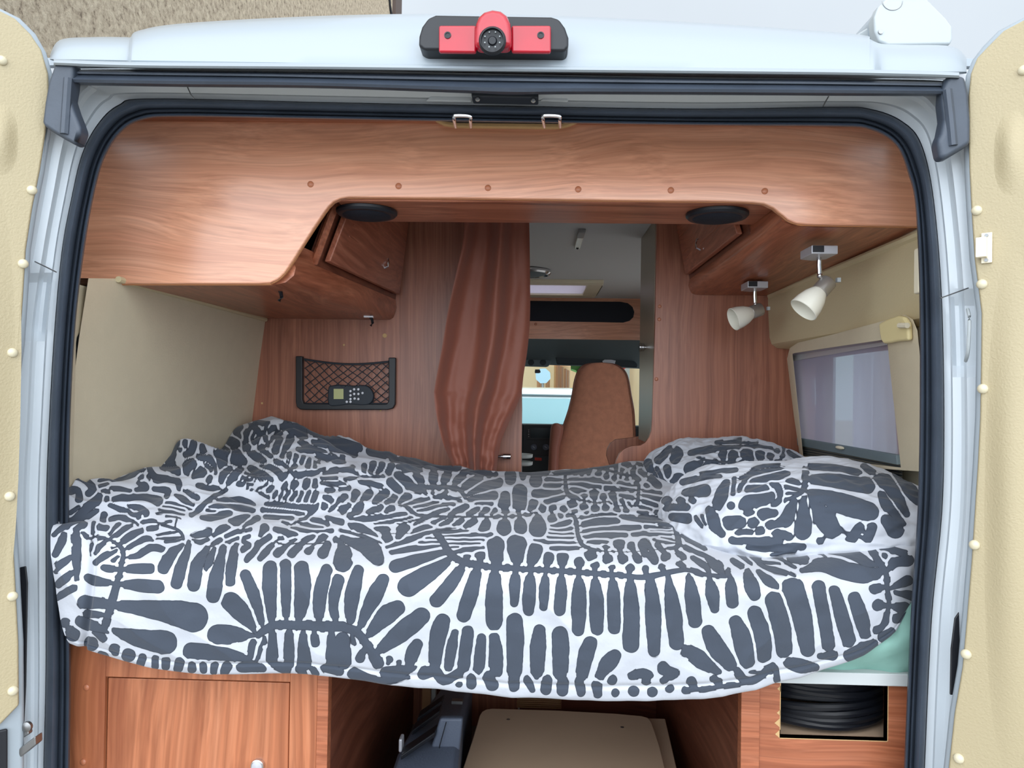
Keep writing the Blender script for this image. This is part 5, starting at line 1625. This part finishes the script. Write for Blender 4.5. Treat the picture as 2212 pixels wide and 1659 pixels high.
# house on the left with pebble-dash
hs = thing('house', (-2.3,6.2,-1.75), 'house wall in beige pebble-dash render above the left door', 'house')
MB().prism([V((-2.2,1.9,-1.75)), V((-2.2,11.05,-1.75)), V((-2.2,11.0,6.6)), V((-2.2,1.9,6.6))], (-3,0,0)).build('wall', M['pebble'], hs)
MB().prism([V((-2.2,10.88,-1.75)), V((-2.2,11.25,-1.75)), V((-2.2,11.2,6.8)), V((-2.2,10.72,6.8))], (.05,0,0)).build('corner_board', M['verge'], hs)
MB().tube([V((-2.19,9.9,6.6)), V((-2.19,10.5,5.55)), V((-2.17,10.9,5.2))], .02, 6).build('wall_cable', M['black'], hs)
# street seen through the windscreen
def facade(name, label, px0, px1, Y0, Y1, pyt, mt, wins, cat='building'):
    a = at(px0, 850, Y0); b = at(px1, 850, Y1); h = at(px0, pyt, Y0).z
    t = thing(name, ((a.x+b.x)/2, (Y0+Y1)/2, -1.75), label, cat)
    n_ = V((b.y-a.y, -(b.x-a.x), 0)).normalized()
    MB().prism([V((a.x,a.y,-1.75)), V((b.x,b.y,-1.75)), V((b.x,b.y,h)), V((a.x,a.y,h))], -n_*.4 if n_.y < 0 else n_*.4).build('wall', mt, t)
    u = V((b.x-a.x, b.y-a.y, 0)); nn = n_ if n_.y < 0 else -n_
    for f0, f1, z0_, z1_ in wins:
        p = V((a.x,a.y,0)) + u*f0; q = V((a.x,a.y,0)) + u*f1
        MB().prism([V((p.x,p.y,z0_)), V((q.x,q.y,z0_)), V((q.x,q.y,z1_)), V((p.x,p.y,z1_))], nn*.06).build('shutter', M['shutter'], t)
    return t
facade('facade', 'pale cream building seen through the windscreen on the left', 980, 1196, 17, 21, 560, M['stucco_l'], ((.80,.84,-.5,.6),(.90,.93,-1,.4)))
facade('facade', 'ochre building with upright shutters seen down the street through the windscreen', 1194, 1232, 21.2, 30, 640, M['stucco_o'], ((.12,.22,-1.2,.9),(.30,.40,-1.2,.9),(.55,.63,-1.2,.9),(.72,.80,-1.2,.9)))
facade('facade', 'small far ochre house beside the tree', 1232, 1246, 34, 38, 800, M['stucco_o'], ((.3,.5,-.5,.3),))
facade('facade', 'pale building at the right edge of the windscreen', 1364, 1480, 26, 14, 600, M['stucco_l'], ((.4,.5,0,1.2),))
def tree(x, y, h, r, lab):
    t = thing('tree', (x, y, -1.75), lab, 'tree', None)
    MB().tube([V((x,y,-1.75)), V((x,y,h))], .25, 8).build('trunk', M['tan'], t)
    m = MB()
    for k in range(34):
        a = random.uniform(0, 6.28); rr = r*random.random()**.5; q = V((x + rr*math.cos(a), y + rr*math.sin(a), h + random.uniform(-r*.6, r*.8)))
        m.blob(q, r*random.uniform(.25, .4), 10)
    m.build('crown', M['leaf'], t)
p = at(1250, 820, 44); tree(p.x, p.y, 1.0, 3.2, 'green tree at the end of the street behind the seat')
p = at(1362, 815, 58); tree(p.x, p.y, .8, 2.2, 'green tree to the right of the brown seat')
# round signs
for px, Y_, r, mt, lab in ((1173,15,.16,'signblue','pale octagonal sign back seen through the windscreen'), (1360,22,.34,'signred','round red and white road sign right of the seat')):
    c = at(px, 812, Y_)
    t = thing('road_sign', (c.x, Y_, -1.75), lab, 'sign')
    MB().tube([V((c.x,Y_+.05,-1.75)), V((c.x,Y_+.05,c.z))], .03, 8).build('pole', M['steel'], t)
    MB().lathe([(r,0),(r,.02),(0,.02)], c, (0,-1,0), 8 if px < 1200 else 24).build('plate', M[mt], t)
    if px > 1200: MB().lathe([(r*.75,0),(r*.75,.01),(0,.01)], c + V((0,-.025,0)), (0,-1,0), 24).build('plate_face', M['white'], t)
# vehicle parked ahead
vp = thing('parked_van', (-.35,9.0,-1.75), 'white vehicle with pale blue rear window parked ahead of the windscreen', 'car')
YC = 8.0
zr = at(1150,836,YC).z
xx0, xx1 = -1.35, at(1244,850,YC).x
prof = [(YC+.30,zr),(YC+.06,zr-.015),(YC,zr-.06),(YC-.12,-.75),(YC-.22,-.80),(YC-.24,-1.35),(YC,-1.45),(YC+3.6,-1.45),(YC+3.8,-.8),(YC+2.9,-.65),(YC+2.3,zr-.05)]
MB().prism([V((xx0,y,z)) for y, z in prof], (xx1-xx0,0,0)).build('body', M['carwhite'], vp, bevel=.06, seg=4)
MB().prism([V((xx0+.08,YC-.012,zr-.12)), V((xx1-.06,YC-.012,zr-.12)), V((xx1-.08,YC-.115,-.62)), V((xx0+.1,YC-.115,-.62))], (0,-.012,0)).build('rear_window', M['carglass'], vp, bevel=.01)
MB().tube([V((xx0+.1,YC-.02,zr-.085)), V((xx1-.05,YC-.02,zr-.09))], .012, 6).build('window_seal', M['cab'], vp)
for x in (xx0+.05, xx1-.25):
    for y in (YC+.6, YC+3.0): MB().lathe([(.1,0),(.3,0),(.31,.03),(.31,.18),(.3,.2),(.1,.2)], (x, y, -1.44), (1,0,0), 24).build('wheel', M['rubber2'], vp)

# ================================================================ LIGHT, SKY, CAMERA
w = bpy.data.worlds.new('World'); scene.world = w; w.use_nodes = True; nt = w.node_tree; N = nt.nodes; L = nt.links
bg = N['Background']; tc = N.new('ShaderNodeTexCoord'); sx_ = N.new('ShaderNodeSeparateXYZ'); L.new(tc.outputs['Generated'], sx_.inputs[0])
ramp = N.new('ShaderNodeValToRGB'); e = ramp.color_ramp.elements
e[0].position = 0.0; e[0].color = (.80,.90,1.0,1); e[1].position = 1.0; e[1].color = (1,1,1,1)
for p_, c_ in ((.15,(.82,.92,1.02)), (.5,(.86,.95,1.04)), (.8,(.95,.98,1.02))):
    k = e.new(p_); k.color = (*c_, 1)
L.new(sx_.outputs['Z'], ramp.inputs['Fac'])
nz_ = N.new('ShaderNodeTexNoise'); nz_.inputs['Scale'].default_value = 2.2; nz_.inputs['Detail'].default_value = 5; L.new(tc.outputs['Generated'], nz_.inputs['Vector'])
mr = N.new('ShaderNodeMapRange'); mr.inputs['From Min'].default_value = .3; mr.inputs['From Max'].default_value = .7; mr.inputs['To Min'].default_value = .93; mr.inputs['To Max'].default_value = 1.06; L.new(nz_.outputs['Fac'], mr.inputs['Value'])
ml = N.new('ShaderNodeVectorMath'); ml.operation = 'SCALE'; L.new(ramp.outputs[0], ml.inputs[0]); 
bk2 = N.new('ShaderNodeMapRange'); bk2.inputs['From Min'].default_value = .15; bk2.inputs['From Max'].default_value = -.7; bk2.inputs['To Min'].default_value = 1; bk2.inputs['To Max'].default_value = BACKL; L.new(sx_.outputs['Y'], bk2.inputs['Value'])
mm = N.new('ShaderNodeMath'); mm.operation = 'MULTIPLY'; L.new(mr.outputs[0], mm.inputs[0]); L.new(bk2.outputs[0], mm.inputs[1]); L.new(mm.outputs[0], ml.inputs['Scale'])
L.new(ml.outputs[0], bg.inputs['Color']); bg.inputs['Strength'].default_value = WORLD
sun = bpy.data.lights.new('sun', 'SUN'); sun.energy = SUN; sun.angle = math.radians(70); sun.color = (1,.98,.95)
so = bpy.data.objects.new('sun', sun); COL.objects.link(so); so.location = (0,-4,8); so.rotation_euler = Euler((math.radians(70), 0, math.radians(-8)))
cam = bpy.data.cameras.new('camera'); cam.sensor_width = 36; cam.lens = F*36/2212; cam.clip_start = .05; cam.clip_end = 200
co_ = bpy.data.objects.new('camera', cam); COL.objects.link(co_); co_.matrix_world = Matrix.Translation((0,0,CZ)) @ CAMR.to_4x4(); scene.camera = co_
vs = scene.view_settings; vs.view_transform = 'Standard'; vs.look = 'None'; vs.exposure = EXPO; vs.gamma = 1; vs.use_curve_mapping = False
